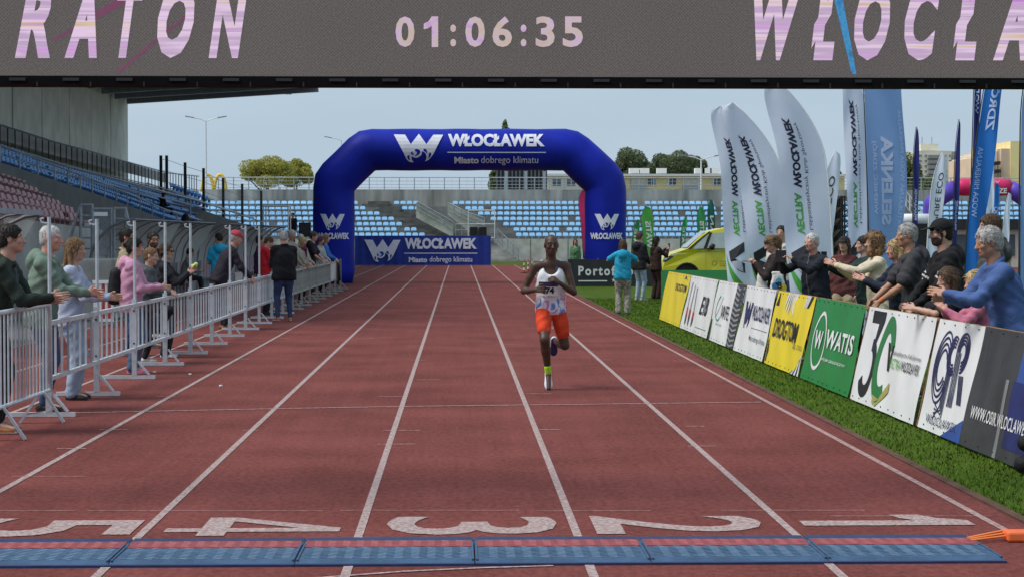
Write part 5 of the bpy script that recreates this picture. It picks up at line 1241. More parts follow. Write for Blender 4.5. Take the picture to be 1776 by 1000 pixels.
def person(label, X, Y, H, face, top, legs, hair=('short', 'dark'), skin='fair', lean=0., side=0., head=(0, 0), hands=None, feet=None, shoes=((.03, .03, .035), (.6, .6, .6)), g=1., ped=None, acc=(), group=None, seat=None, pel=None, fist=('relax', 'relax'), poles=None, twist=0., toe=None, elbow=None, zoff=0., cat='person', female=False, beard=None):
    """top=(rgb,name,kind) kind: long/short/vest + h(ood)/c(ollar)/o(pen); legs=(rgb,name,kind) kind: slim/wide/short"""
    px = Y / 1845.; hb = float(np.clip(1.25 * px, .0125, .032)); hh = float(np.clip(.75 * px, .0068, .017))
    e = empty('person', (X, Y, zoff), math.radians(face), label, cat, group); rs = np.random.default_rng(abs(hash(label)) % 99991 if False else sum(map(ord, label)))
    ph = rs.uniform(0, 6)
    up0 = A(0, 0, 1); u = nrm(A(math.sin(side), math.sin(lean), math.cos(lean))); r0 = rotm(u, twist) @ nrm(A(math.cos(side), 0, -math.sin(side))); f0 = np.cross(u, r0); RT = A(r0, f0, u)
    if pel is None: pel = A(0, -.15 * math.sin(lean) * H * .5, .53 * H)
    pel = np.asarray(pel, float)
    sw = (.090 if female else .103) * H * (1 + (g - 1) * .5)
    neck = pel + u * .295 * H; chest = pel + u * .20 * H
    Ssh = {s: pel + u * .263 * H + r0 * s * sw for s in (-1, 1)}
    hips = {s: pel + r0 * s * .05 * H - up0 * .01 * H for s in (-1, 1)}
    # head frame
    hy, hp = math.radians(head[0]), math.radians(head[1]); hs = H / 1.75 if H > 1.5 else (H / 1.75) ** .55; hs = min(hs, 1.06)
    fl = nrm(A(f0[0], f0[1], 0)); Rh = rotm(A(0, 0, 1), hy); hf = Rh @ fl; hr = np.cross(hf, up0); hq = rotm(hr, hp); hf = hq @ hf; hu = np.cross(hr, hf)
    hc = neck + nrm(u * .6 + up0 * .4) * .060 * H + hu * .085 * hs + hf * .025 * hs; RHd = A(hr, hf, hu)
    Hp = lambda x, y, z: hc + (hr * x + hf * y + hu * z) * hs
    # limbs
    hd = hands or [(.20, .05, .78 * H * .58), (.20, .05, .78 * H * .58)]
    la, lb = .178 * H, .150 * H; el, wr = {}, {}
    for i, s in enumerate((-1, 1)):
        t = A(*hd[i]); t = A(t[0] * (s if hands is None else 1), t[1], t[2]); pole = A(*(elbow[i] if elbow else (s * .55, -.5, -.7)))
        el[s], wr[s] = ik(Ssh[s], t, la, lb, pole)
    ft = feet or [(-.09, 0, 0), (.09, .02, 0)]; lt, ls_ = .243 * H, .245 * H; kn, an = {}, {}
    tv = toe or [(-.18, 1, 0), (.18, 1, 0)]; fd = {}
    for i, s in enumerate((-1, 1)):
        t = A(*ft[i]) + A(0, 0, .043 * H); pole = A(*(poles[i] if poles else (s * .12, 1, .1))); kn[s], an[s] = ik(hips[s], t, lt, ls_, pole); fd[s] = nrm(A(*tv[i]))
    sk = skinm(skin); hm = hairm(hair[1]); tk, lk = top[2], legs[2]
    bare = tk.startswith('vest'); shortS = tk.startswith('short')
    # ---- body core
    pts = np.array([pel, neck] + list(Ssh.values()) + list(el.values()) + list(wr.values()) + list(kn.values()) + list(an.values()))
    lo, hi = pts.min(0) - .22, pts.max(0) + .22
    F = Field(lo, hi, hb * (1.0 if (bare or shortS or lk == 'short') else 1.4)); th = .9; cl = 1. if lk == 'short' else .80; ca = 1. if (bare or shortS) else .82; ct = .9
    F.ell(neck - u * .125 * H, RT, (.088 * H * g * ct, .058 * H * g * ct, .11 * H), .03); F.ell(pel + u * .09 * H, RT, (.07 * H * g * ct, .052 * H * g * ct, .11 * H), .04); F.ell(pel, RT, (.082 * H * g * ct, .058 * H * g * ct, .075 * H * ct), .04)
    F.cone(Ssh[-1] + r0 * .03 * H, Ssh[1] - r0 * .03 * H, .030 * H * ca, .030 * H * ca, .03); F.cone(neck - u * .02 * H, Hp(0, -.025, -.05), .034 * H * (.88 if female else 1), .031 * H * (.88 if female else 1), .025)
    for s in (-1, 1):
        F.cone(neck - u * .01 * H, Ssh[s], .027 * H * ca, .026 * H * ca, .03); m = Ssh[s] * .55 + el[s] * .45
        F.cone(Ssh[s], m, .0285 * H * g * ca, .0255 * H * g * ca, .02); F.cone(m, el[s], .0255 * H * g * ca, .020 * H * ca, .015); q = el[s] * .65 + wr[s] * .35
        F.cone(el[s], q, .0205 * H * ca, .0215 * H * ca, .015); F.cone(q, wr[s], .0215 * H * ca, .0145 * H, .015)
        q = hips[s] * .6 + kn[s] * .4; F.cone(hips[s], q, .050 * H * th * g * cl, .046 * H * th * g * cl, .03); F.cone(q, kn[s], .046 * H * th * g * cl, .031 * H * cl, .02)
        back = nrm(np.cross(np.cross(kn[s] - hips[s], an[s] - kn[s]) + A(1e-4, 0, 0), an[s] - kn[s])); back = back if abs(back @ A(0, 1, 0)) > 1e-3 else A(0, -1, 0)
        q = kn[s] * .68 + an[s] * .32 - fl * .012; F.cone(kn[s], q, .030 * H * cl, .031 * H * cl, .02); F.cone(q, an[s], .031 * H * cl, .017 * H * cl, .02); F.cone(an[s], an[s] + fd[s] * .09 * H - A(0, 0, .02 * H), .018 * H, .014 * H, .02)
    parts = [(*F.mesh(), 0)]
    # ---- head
    F = Field(hc - .19 * hs, hc + .19 * hs, hh); k = hs
    F.ell(Hp(0, -.012, .030), RHd, (.074 * k, .094 * k, .085 * k), .02); F.ell(Hp(0, .030, -.040), RHd, (.058 * k, .060 * k, .068 * k), .035); F.ell(Hp(0, .058, -.088), RHd, (.028 * k, .024 * k, .022 * k), .025)
    F.cone(Hp(-.045, .008, -.062), Hp(0, .055, -.09), .02 * k, .018 * k, .03); F.cone(Hp(.045, .008, -.062), Hp(0, .055, -.09), .02 * k, .018 * k, .03)
    F.cone(Hp(0, .086, .008), Hp(0, .108, -.034), .008 * k, .0135 * k, .012); F.cone(Hp(-.010, .097, -.036), Hp(.010, .097, -.036), .009 * k, .009 * k, .008)
    F.cone(Hp(-.045, .072, .022), Hp(.045, .072, .022), .013 * k, .013 * k, .018)
    for s in (-1, 1):
        F.ell(Hp(s * .031, .101, .002), RHd, (.017 * k, .011 * k, .010 * k), .012, 'sub'); F.ell(Hp(s * .031, .081, .002), RHd, (.014 * k, .012 * k, .012 * k), .004)
        F.ell(Hp(s * .077, -.008, -.008), RHd, (.010 * k, .020 * k, .032 * k), .008); F.ell(Hp(s * .042, .066, -.025), RHd, (.02 * k, .018 * k, .018 * k), .02)
    F.cone(Hp(-.018, .085, -.064), Hp(.018, .085, -.064), .0085 * k, .0085 * k, .01)
    F.cone(Hp(0, -.02, -.06), neck, .032 * H * (.88 if female else 1), .034 * H * (.88 if female else 1), .03)
    V, Fc = F.mesh(); cen = V[Fc].mean(1); L = (cen - hc) @ RHd.T / hs; mi = np.zeros(len(Fc), int)
    ax_, ay, az = np.abs(L[:, 0]), L[:, 1], L[:, 2]
    mi[(ay > .07) & (ax_ < .024) & (np.abs(az + .064) < .0075)] = 1
    mi[(ay > .06) & (((ax_ - .031) / .013) ** 2 + ((az - .002) / .005) ** 2 < 1)] = 3; mi[(ay > .06) & (((ax_ - .031) / .0075) ** 2 + ((az - .002) / .005) ** 2 < 1)] = 2
    mi[(ay > .05) & (np.abs(ax_ - .032) < .020) & (np.abs(az - .024 - .1 * (ax_ - .03)) < .0055)] = 4
    if beard: mi[(((az < -.040 - .40 * np.maximum(0, .055 - ay)) & (ay > .0 - .25 * (az + .05)) & (az > -.125 + .25 * np.maximum(0, .05 - ay))) | ((np.abs(ay - .012) < .012) & (az < .0) & (az > -.07))) & ~((ax_ < .02) & (np.abs(az + .064) < .006)) | ((ay > .06) & (np.abs(az + .047) < .006) & (ax_ < .03))] = 5
    parts.append((V, Fc, mi))
    # ---- hands with five fingers
    for i, s in enumerate((-1, 1)):
        W = wr[s]; fw = nrm(W - el[s]); mode = fist[i]
        inw = nrm(r0 * -s * (1 if mode != 'grip' else .2) + fl * (.0) - up0 * (.25 if mode == 'clap' else .9 if mode in ('grip', 'rail') else .1)); n_ = nrm(inw - fw * (inw @ fw)); lat = np.cross(fw, n_) * s
        if mode == 'rail': fw = nrm(fw + A(0, 0, -.5) * .6)
        hz = H / 1.75; F = Field(W - .24 * hz, W + .24 * hz, max(.006, min(.012, hh * .85)))
        curl = {'relax': .35, 'clap': .08, 'grip': 1.25, 'fist': 1.5, 'rail': .8}[mode]
        F.cone(W - fw * .02, W + fw * .02 * hz, .024 * hz, .022 * hz, .01)
        for a in (-.026, -.009, .009, .026): F.cone(W + fw * .012 * hz + lat * a * .7 * hz, W + fw * .085 * hz + lat * a * hz, .014 * hz, .012 * hz, .008)
        for j, (a, ln) in enumerate(((-.029, .062), (-.010, .074), (.010, .080), (.029, .072))):
            p = W + fw * .088 * hz + lat * a * hz; sp = lat * (a * 1.6); d = nrm(fw + sp)
            for sg in range(3):
                d = rotm(np.cross(d, n_), curl * (.55 + .2 * sg)) @ d if curl > .02 else d; q = p + d * ln * hz * (.42, .33, .25)[sg]; F.cone(p, q, .0098 * hz - .0009 * sg, .0090 * hz - .0009 * sg, .0035); p = q
        p = W + fw * .025 * hz + lat * .030 * hz; d = nrm(fw * .75 + lat * .75 + n_ * .3); q = p + d * .040 * hz; F.cone(p, q, .014 * hz, .011 * hz, .008); d = nrm(fw * .9 + lat * .15 + n_ * (.3 + .3 * curl)); F.cone(q, q + d * .035 * hz, .011 * hz, .009 * hz, .004)
        parts.append((*F.mesh(), 0))
    obj_from(parts, 'body', [sk, LIPS if skin != 'dark' else LIPSD, EYES, EYEW if skin != 'dark' else EYEWD, hm, STUB], e)
    # ---- top
    off = .008 if bare else .014 if shortS else .017; loose = 1.0
    F = Field(lo - .05, hi + .05, hb); gg = g
    F.ell(neck - u * .125 * H, RT, (.094 * H * gg + off, .064 * H * gg + off, .125 * H), .03); F.ell(pel + u * .09 * H, RT, (.080 * H * gg + off, .058 * H * gg + off, .11 * H), .05); F.ell(pel - u * .01, RT, (.090 * H * gg + off, .064 * H * gg + off, .085 * H), .05)
    for s in (-1, 1): F.cone(neck - u * .10 * H + r0 * s * .038 * H, pel - u * .06 * H + r0 * s * (.046 + (.010 if not bare else .0)) * H * gg, .054 * H * gg + off, (.058 if not bare else .05) * H * gg + off, .05)
    if female: F.ell(neck - u * .125 * H + f0 * .045 * H, RT, (.07 * H, .04 * H, .04 * H), .03)
    if not bare:
        F.cone(Ssh[-1] + r0 * .02 * H, Ssh[1] - r0 * .02 * H, .028 * H + off, .028 * H + off, .03)
        for s in (-1, 1):
            F.cone(neck - u * .012 * H, Ssh[s], .026 * H + off * .5, .024 * H + off, .03); ue = el[s] if not shortS else Ssh[s] + (el[s] - Ssh[s]) * .72
            F.cone(Ssh[s], ue, .0275 * H * gg + off, (.0225 * H + off) if not shortS else (.030 * H * gg + off * 1.4), .03)
            if not shortS: wv = wr[s] - nrm(wr[s] - el[s]) * .012; F.cone(el[s], wv, .0225 * H + off, .017 * H + off * .6, .02)
    else:
        for s in (-1, 1): F.cone(neck - u * .05 * H + r0 * s * .045 * H - f0 * 0.01, neck - u * .012 * H + r0 * s * .058 * H - f0 * .01, .028 * H, .022 * H, .02)
    F.wrinkle(.0072 if not bare else .0035, 32., ph)
    if 'h' in tk:
        for a0, a1 in ((-140, -70), (-70, 0), (0, 70), (70, 140)):
            pa = [neck + u * .012 * H - f0 * math.cos(math.radians(a)) * .058 * H + r0 * math.sin(math.radians(a)) * .062 * H - u * (.045 * H * (1 - math.cos(math.radians(a))) * .5) for a in (a0, a1)]
            F.cone(pa[0], pa[1], .030 * H * (1 if abs(a0) < 100 else .7), .030 * H * (1 if abs(a1) < 100 else .7), .02)
        F.ell(neck - f0 * .075 * H - u * .03 * H, RT, (.065 * H, .035 * H, .055 * H), .03)
    if 'c' in tk:
        for a in range(0, 360, 45):
            pa = [neck + u * (.008 - .014 * math.cos(math.radians(q))) * H + (f0 * math.cos(math.radians(q)) + r0 * math.sin(math.radians(q))) * .043 * H for q in (a, a + 45)]; F.cone(pa[0], pa[1], .0115 * H, .0115 * H, .010)
    F.cut(pel - u * (.080 if 'long' in tk else .065 if not bare else .045) * H, -u)
    if not ('h' in tk or 'c' in tk): F.cone(neck + f0 * (.03 if not bare else .05) * H - u * (.0 if not bare else .03) * H, neck + u * .1 * H, (.036 if not bare else .052) * H, .045 * H, .01, 'sub')
    if bare:
        for s in (-1, 1): F.cone(Ssh[s] + r0 * s * .01 * H, Ssh[s] - u * .085 * H + r0 * s * .008 * H, .036 * H, .034 * H, .015, 'sub')
    V, Fc = F.mesh(); cen = V[Fc].mean(1); L = (cen - pel) @ RT.T; mi = np.zeros(len(Fc), int); tm = [top[3] if len(top) > 3 else fab(top[1], top[0])]
    for q in acc:
        if q[0] == 'stripe': tm.append(fab(*q[1:3])); mi[(np.abs(L[:, 0]) < .007 * H) & (L[:, 1] > 0)] = len(tm) - 1
        if q[0] == 'block': tm.append(fab(q[1], q[2])); mi[(L[:, 2] > q[3] * H) & (L[:, 2] < q[4] * H)] = len(tm) - 1
        if q[0] == 'sleeve':
            tm.append(fab(q[1], q[2])); ds = np.min([np.linalg.norm(cen - (Ssh[s] + (el[s] - Ssh[s]) * t), axis=1) for s in (-1, 1) for t in (q[3],)], 0); mi[(ds < .075) & (np.sin(cen @ nrm(el[1] - Ssh[1]) * 150) > .1)] = len(tm) - 1
    obj_from([(V, Fc, mi)], 'vest' if bare else 'top', tm, e)
    # ---- trousers
    F = Field(lo - .05, hi + .05, hb); o2 = {'slim': .008, 'wide': .020, 'short': .007}[lk]
    F.ell(pel - u * .005, RT, (.088 * H * gg + o2 * .6, .062 * H * gg + o2 * .6, .082 * H), .03)
    for s in (-1, 1):
        q = hips[s] * .6 + kn[s] * .4; F.cone(hips[s], q, .050 * H * gg + o2 * .6, .046 * H * gg + o2, .03)
        if lk == 'short': F.cone(q, q * .5 + kn[s] * .5, .046 * H * gg + o2, .040 * H + o2, .02); continue
        F.cone(q, kn[s], .046 * H * gg + o2, .034 * H + o2, .02); end = an[s] + (kn[s] - an[s]) * .03 - A(0, 0, .012 if lk == 'wide' else 0)
        F.cone(kn[s], end, .034 * H + o2, (.021 if lk == 'slim' else .030) * H + o2, .015)
    F.wrinkle(.0035, 38., ph + 1); F.cut(pel + u * .07 * H, u); F.cut(A(0, 0, .012), A(0, 0, -1))
    V, Fc = F.mesh(); lm = [legs[3] if len(legs) > 3 else fab(legs[1], legs[0])]; obj_from([(V, Fc, 0)], 'shorts' if lk == 'short' else 'trousers', lm, e)
    # ---- shoes
    for s in (-1, 1):
        d = fd[s]; a = an[s]; rt = nrm(np.cross(d, up0)); un = np.cross(rt, d); F = Field(a - .26, a + .26, max(.009, hb * .75)); z = H / 1.75
        Rf = A(rt, d, un); hl = a - un * .043 * H + d * -.035 * z
        F.ell(hl + d * .09 * z + un * .03 * z, Rf, (.042 * z, .095 * z, .034 * z), .02); F.ell(hl + d * .16 * z + un * .024 * z, Rf, (.045 * z, .062 * z, .026 * z), .03); F.ell(hl + d * .0 * z + un * .032 * z, Rf, (.034 * z, .042 * z, .036 * z), .02); F.cone(hl + un * .05 * z + d * .02 * z, a + un * .01, .032 * z, .032 * z, .03)
        F.cone(hl + un * .012 * z, hl + d * .19 * z + un * .012 * z, .030 * z, .032 * z, .012); F.cut(hl + un * .002, -un)
        V, Fc = F.mesh(); L = (V[Fc].mean(1) - hl) @ un; mi = (L < .022 * z).astype(int)
        nm = 'shoe_%d_%d_%d' % tuple(int(c * 99) for c in shoes[0]); ns = 'sole_%d_%d_%d' % tuple(int(c * 99) for c in shoes[1])
        obj_from([(V, Fc, mi)], 'shoe', [mat(nm, shoes[0], .6, .2, 12), mat(ns, shoes[1], .6, .1, 12)], e)
    # ---- hair
    style = hair[0]
    if style not in ('bald', 'none'):
        F = Field(hc - A(.24, .24, .60) * hs, hc + A(.24, .24, .22) * hs, hh * 1.1); t = {'crop': .004, 'short': .009, 'curly': .030, 'long': .014, 'pony': .010, 'bob': .018, 'bun': .010, 'full': .017}[style]
        F.ell(Hp(0, -.014, .032), RHd, ((.074 + t) * k, (.094 + t) * k, (.085 + t) * k), .01); F.ell(Hp(0, -.05, -.03), RHd, ((.062 + t * .8) * k, (.05 + t) * k, (.06 + t) * k), .03)
        F.ell(Hp(0, .118, -.036), RHd, (.076 * k, .092 * k, .106 * k), .012, 'sub')
        for s in (-1, 1):
            if style in ('crop', 'short', 'pony', 'bun', 'full'): F.ell(Hp(s * .088, .022, -.048), RHd, (.04 * k, .058 * k, .062 * k), .01, 'sub')
        if style in ('crop', 'short', 'full'): F.cut(Hp(0, -.08, -.07), -hu + hf * .2)
        if style == 'bob' or style == 'curly':
            w = .03 if style == 'bob' else .045
            for s in (-1, 0, 1): F.cone(Hp(s * .065, -.04, .0), Hp(s * .085, -.035, -.12), (.035 + w * .3) * k, w * k, .03)
            if style == 'curly':
                for j in range(26): aa = rs.uniform(0, 6.28); F.ell(Hp(.10 * math.cos(aa), -.03 + .08 * math.sin(aa), rs.uniform(-.16, .08)), RHd, (.028 * k,) * 3, .012)
                F.ell(Hp(0, .14, -.05), RHd, (.06 * k, .09 * k, .10 * k), .012, 'sub')
        if style == 'long':
            for s in (-1, -.5, 0, .5, 1): b1 = Hp(s * .075, -.045 - .03 * (1 - abs(s)), -.02); b2 = neck - f0 * (.05 if abs(s) < .9 else .0) * H + r0 * s * .05 * H - u * .02 * H; F.cone(b1, b2, .028 * k, .026 * k, .03); F.cone(b2, b2 - up0 * .17 * hs - f0 * .03, .026 * k, .016 * k, .03)
        if style == 'pony':
            b1 = Hp(0, -.115, .06); b2 = b1 - hf * .05 * k - up0 * .08 * k; F.cone(Hp(0, -.08, .05), b1, .03 * k, .022 * k, .02); F.cone(b1, b2, .022 * k, .028 * k, .02); F.cone(b2, b2 - up0 * .22 * k - hf * .02, .028 * k, .012 * k, .02)
        if style == 'bun': F.ell(Hp(0, -.12, .02), RHd, (.045 * k, .04 * k, .045 * k), .015)
        xx, yy, zz = F.ax[0][:, None, None] - hc[0], F.ax[1][None, :, None] - hc[1], F.ax[2][None, None, :] - hc[2]
        F.D += (.0035 * np.sin(np.arctan2(yy, xx) * 19 + 6 * zz / .1 + 2 * np.sin(zz * 60 + ph))).astype(np.float32) * (1.6 if style == 'curly' else 1) + 0 * zz
        HV, HF = F.mesh(); ns = int(700 if Y < 30 else 250) * (2 if style in ('long', 'curly') else 1)
        ii = rs.integers(0, len(HV), ns); p0_ = HV[ii]; nn_ = p0_ - (hc - hu * .02); nn_ /= np.linalg.norm(nn_, axis=1)[:, None] + 1e-6
        fl_ = -hu * .8 - hf * .55 + rs.normal(0, .16 if style != 'curly' else 1.2, (ns, 3)); fl_ -= nn_ * (fl_ * nn_).sum(1)[:, None]; fl_ /= np.linalg.norm(fl_, axis=1)[:, None] + 1e-6
        ln_ = rs.uniform(.012, .026 if style in ('crop', 'short', 'full') else .07, ns)[:, None] * (1 if style != 'crop' else .5); sd_ = np.cross(nn_, fl_) * (.0018 + px * .09)
        b0 = p0_ - nn_ * .003; m0 = p0_ + fl_ * ln_ * .5 + nn_ * .005; t0 = p0_ + fl_ * ln_ + nn_ * rs.uniform(-.004, .007, (ns, 1)) * (1 if style != 'curly' else 1.8)
        SV = np.stack([b0 - sd_, b0 + sd_, m0 + sd_, m0 - sd_, t0 + sd_ * .3, t0 - sd_ * .3], 1).reshape(-1, 3); q6 = np.arange(ns)[:, None] * 6
        SF = np.concatenate([q6 + np.array([[0, 1, 2, 3]]), q6 + np.array([[3, 2, 4, 5]])]); obj_from([(HV, HF, 0), (SV, SF, 0)], 'hair', [hm], e)
    # ---- worn and carried extras
    for q in acc:
        if q[0] == 'cap':
            F = Field(hc - .26 * hs, hc + .26 * hs, hh); t = .020; F.ell(Hp(0, -.014, .040), RHd, ((.074 + t) * k, (.094 + t) * k, (.080 + t) * k), .01); F.cut(Hp(0, 0, .035), -hu - hf * .12)
            F.ell(Hp(0, .125, .048), A(hr, nrm(hf - hu * .22), nrm(hu + hf * .22)), (.068 * k, .075 * k, .008 * k), .012); obj_from([(*F.mesh(), 0)], 'cap', [fab(q[2], q[1])], e)
        if q[0] == 'band':
            F = Field(hc - .2 * hs, hc + .2 * hs, hh); F.ell(Hp(0, -.012, .030), RHd, (.090 * k, .110 * k, .09 * k), .01); F.cut(Hp(0, 0, .075), hu); F.cut(Hp(0, 0, .022), -hu); obj_from([(*F.mesh(), 0)], 'headband', [fab(q[2], q[1])], e)
        if q[0] == 'glasses':
            b = MB(); P = lambda x, y, z: Vector(Hp(x, y, z))
            for s in (-1, 1):
                ring = [P(s * .031 + .022 * math.cos(a), .101, .0 + .017 * math.sin(a)) for a in [j * math.pi / 6 for j in range(13)]]; b.tube(ring, .0028, 4); b.tube([P(s * .053, .098, .004), P(s * .078, .0, .006)], .0028, 4)
                if q[1]: b.add([P(s * .031 + .022 * math.cos(j * math.pi / 6), .100, .017 * math.sin(j * math.pi / 6)) for j in range(12)], [tuple(range(12))])
            b.tube([P(-.01, .103, .004), P(.01, .103, .004)], .0028, 4); b.build('glasses', EYES, e)
        if q[0] == 'watch':
            s = q[1]; W = wr[s]; dd = nrm(el[s] - W); b = MB(); b.tube([Vector(W + dd * .03), Vector(W + dd * .055)], .024 * H / 1.75, 10); b.build('watch', black_plastic, e)
        if q[0] == 'scarf':
            F = Field(neck - .25, neck + .25, hb)
            for a in range(0, 360, 45): pa = [neck + (f0 * math.cos(math.radians(z)) + r0 * math.sin(math.radians(z))) * .06 * H for z in (a, a + 45)]; F.cone(pa[0], pa[1], .024 * H, .024 * H, .015)
            F.cone(neck + f0 * .07 * H, neck + f0 * .085 * H - u * .12 * H, .025 * H, .02 * H, .02); F.wrinkle(.004, 60, ph); obj_from([(*F.mesh(), 0)], 'scarf', [fab(q[2], q[1])], e)
    info = dict(e=e, an=an, kn=kn, hips=hips, wr=wr, el=el, neck=neck, pel=pel, hc=hc, RT=RT, H=H, Hp=Hp, hf=hf)
    M = Matrix.Translation((X, Y, zoff)) @ Matrix.Rotation(math.radians(face), 4, 'Z'); info['w'] = lambda p: M @ Vector(p); info['M'] = M
    return info
def blob(name, prims, h, m, label, cat, wr=0.003, f=40, world=None):
    pts = np.array([p for q in prims for p in (q[0], q[1])]); r = max(max(q[2], q[3]) for q in prims) + .05; F = Field(pts.min(0) - r, pts.max(0) + r, h)
    for a, b, ra, rb in prims: F.cone(a, b, ra, rb, .03)
    F.wrinkle(wr, f, 1.); o = obj_from([(*F.mesh(), 0)], name, [m], None); return tag(o, label, cat)
# ================================================================ the runner
def vest_mat():
    m = mat('runner_vest', (.72, .73, .76), .75, .05, 8, .25, 25); t = m.node_tree; b = t.nodes['Principled BSDF']
    tc = t.nodes.new('ShaderNodeTexCoord'); sp = t.nodes.new('ShaderNodeSeparateXYZ'); t.links.new(tc.outputs['Object'], sp.inputs[0])
    mr = t.nodes.new('ShaderNodeMapRange'); mr.inputs[1].default_value = 1.10; mr.inputs[2].default_value = .98; t.links.new(sp.outputs[2], mr.inputs[0])
    n = t.nodes.new('ShaderNodeTexNoise'); n.inputs['Scale'].default_value = 6.5; n.inputs['Distortion'].default_value = 1.6; t.links.new(tc.outputs['Object'], n.inputs['Vector'])
    r = t.nodes.new('ShaderNodeValToRGB'); cr = r.color_ramp; t.links.new(n.outputs[0], r.inputs[0]); W_ = (.70, .71, .75, 1)
    cr.elements[0].position = .30; cr.elements[0].color = (.08, .14, .48, 1); cr.elements[1].position = .72; cr.elements[1].color = W_
    for p, c in ((.40, (.22, .30, .62, 1)), (.46, W_), (.55, W_), (.60, (.62, .12, .40, 1)), (.65, (.45, .35, .70, 1))): q = cr.elements.new(p); q.color = c
    mx = t.nodes.new('ShaderNodeMix'); mx.data_type = 'RGBA'; mx.inputs[6].default_value = (.73, .74, .77, 1); t.links.new(mr.outputs[0], mx.inputs[0]); t.links.new(r.outputs[0], mx.inputs[7]); t.links.new(mx.outputs[2], b.inputs['Base Color']); return m
RUNX, RUNY = 1.0, 20.1
ru = person('male runner in white vest and orange red shorts wearing race number', RUNX, RUNY, 1.675, 180, ((.7, .7, .7), 'runner', 'vest', vest_mat()), ((.62, .055, .018), 'orange_red', 'short'), ('none', 'black'), 'dark', lean=.10, head=(8, -2),
    hands=[(-.075, .25, 1.165), (.165, .23, 1.085)], elbow=[(-.72, -.55, -.55), (.58, -.58, -.6)], fist=('fist', 'fist'), feet=[(-.055, -.40, .44), (.03, .10, .10)], toe=[(0, -.55, -.83), (.0, .60, -.80)], poles=[(-.25, 1, -.1), (.1, 1, .1)],
    shoes=((.62, .64, .70), (.035, .035, .13)), pel=(0, 0, .895), g=.96, acc=(('watch', -1),))
RE = ru['e']
F = Field(ru['pel'] - A(.4, .7, 1.0), ru['pel'] + A(.4, .5, .1), .009)
b_ = MB()
M_lime = fab('lime', (.45, .85, .05))
an_ = ru['an'][1]; kd = nrm(ru['kn'][1] - an_); F.cone(an_ + kd * .01, an_ + kd * .085, .036, .037, .01); obj_from([(*F.mesh(), 0)], 'sock', [M_lime], RE)
def bent(o, w, h, r=.16, tilt=.10):
    o = Vector(o)
    return lambda u, v: o + Vector((-(u - .5) * w, -((u - .5) * w) ** 2 / (2 * r) + tilt * (v - .5) * h, (v - .5) * h))
M_bibw = mat('bib_paper', (.78, .78, .78), .7, .04); M_ink2 = mat('bib_ink', (.015, .015, .02), .6, .1); M_bibn = mat('bib_navy', (.05, .035, .09), .6, .2)
bibf = bent((.030, .172, 1.095), .215, .15)
b = MB(); b.grid(bibf, 8, 4); b.build('race_number', M_bibw, RE)
bt2 = lambda u, v: bibf(u, .66 + .34 * v) + Vector((0, .004, 0)); b = MB(); b.grid(bt2, 8, 2); b.build('race_number_header', M_bibn, RE)
lettering('474', RE, M_ink2, lambda u, v: bibf(.10 + .68 * u, .14 + .46 * v) + Vector((0, .006, 0)), .05, cuts=2)
lettering('INEOS', RE, M_bibw, lambda u, v: Vector((.048 + .075 - .15 * u, .130 - 2.8 * (.075 - .15 * u) ** 2, .660 + .030 * v)), .05, cuts=2)
lettering('B', RE, M_bluel and mat('vest_mark_blue', (.05, .12, .5), .6, .1), lambda u, v: Vector((-.05 - .02 * u, .150, 1.30 + .035 * v)), .02)
# ================================================================ spectators on the left
LG = 'spectators behind the steel barriers'; RG = 'spectators behind the advertising boards'
JEAN = ((.055, .085, .17), 'jeans', 'slim'); LJ = ((.30, .38, .50), 'light_jeans', 'wide'); BLK = ((.012, .012, .016), 'black', 'slim'); NAVYT = ((.02, .025, .05), 'navy', 'slim')
WS = ((.55, .55, .55), (.7, .7, .7)); DS = ((.02, .02, .025), (.05, .05, .05))
def LX(px, X=-4.02): return -X * FPX / (796 - px)
person('man in dark green zip jacket leaning on the crowd barrier with clasped hands', -3.93, 15.75, 1.78, -90, ((.022, .034, .026), 'dark_green', 'longc'), ((.015, .015, .02), 'black', 'slim'), ('short', 'dark'), 'fair', lean=.26, head=(8, 2), hands=[(-.03, .46, 1.13), (.03, .48, 1.15)], elbow=[(-.5, -.2, -1), (.5, -.2, -1)], fist=('clap', 'clap'), shoes=((.28, .10, .03), (.7, .65, .55)), group=LG, acc=(('stripe', 'zip_grey', (.10, .10, .10)),))
person('white haired man in sage green hoodie clapping', -3.98, 17.75, 1.77, -90, ((.15, .21, .165), 'sage_green', 'longh'), JEAN, ('crop', 'white'), 'pink', lean=.12, head=(-4, -4), hands=[(-.03, .46, 1.12), (.05, .44, 1.13)], elbow=[(-.6, -.2, -1), (.6, -.2, -1)], fist=('clap', 'clap'), g=1.12, shoes=DS, group=LG, acc=(('watch', 1),))
person('young woman with long light brown hair in lilac sweater and pale jeans clapping', -3.96, 18.95, 1.64, -90, ((.36, .40, .52), 'lilac_grey', 'long'), LJ, ('long', 'light'), 'fair', lean=.06, head=(-6, -3), hands=[(-.03, .40, 1.05), (.04, .38, 1.04)], elbow=[(-.6, -.4, -1), (.6, -.4, -1)], fist=('clap', 'clap'), female=True, g=.93, shoes=DS, group=LG)
pw_ = person('woman in pink hoodie with black backpack and blue jeans', -3.97, LX(224), 1.64, -90, ((.50, .25, .36), 'pink', 'longh'), ((.07, .12, .20), 'mid_jeans', 'wide'), ('bun', 'dark'), 'fair', lean=.05, head=(-8, -5), hands=[(-.05, .34, 1.06), (.06, .36, 1.04)], elbow=[(-.6, -.4, -1), (.6, -.4, -1)], female=True, g=1.08, shoes=((.50, .08, .22), (.65, .4, .45)), group=LG, fist=('grip', 'relax'))
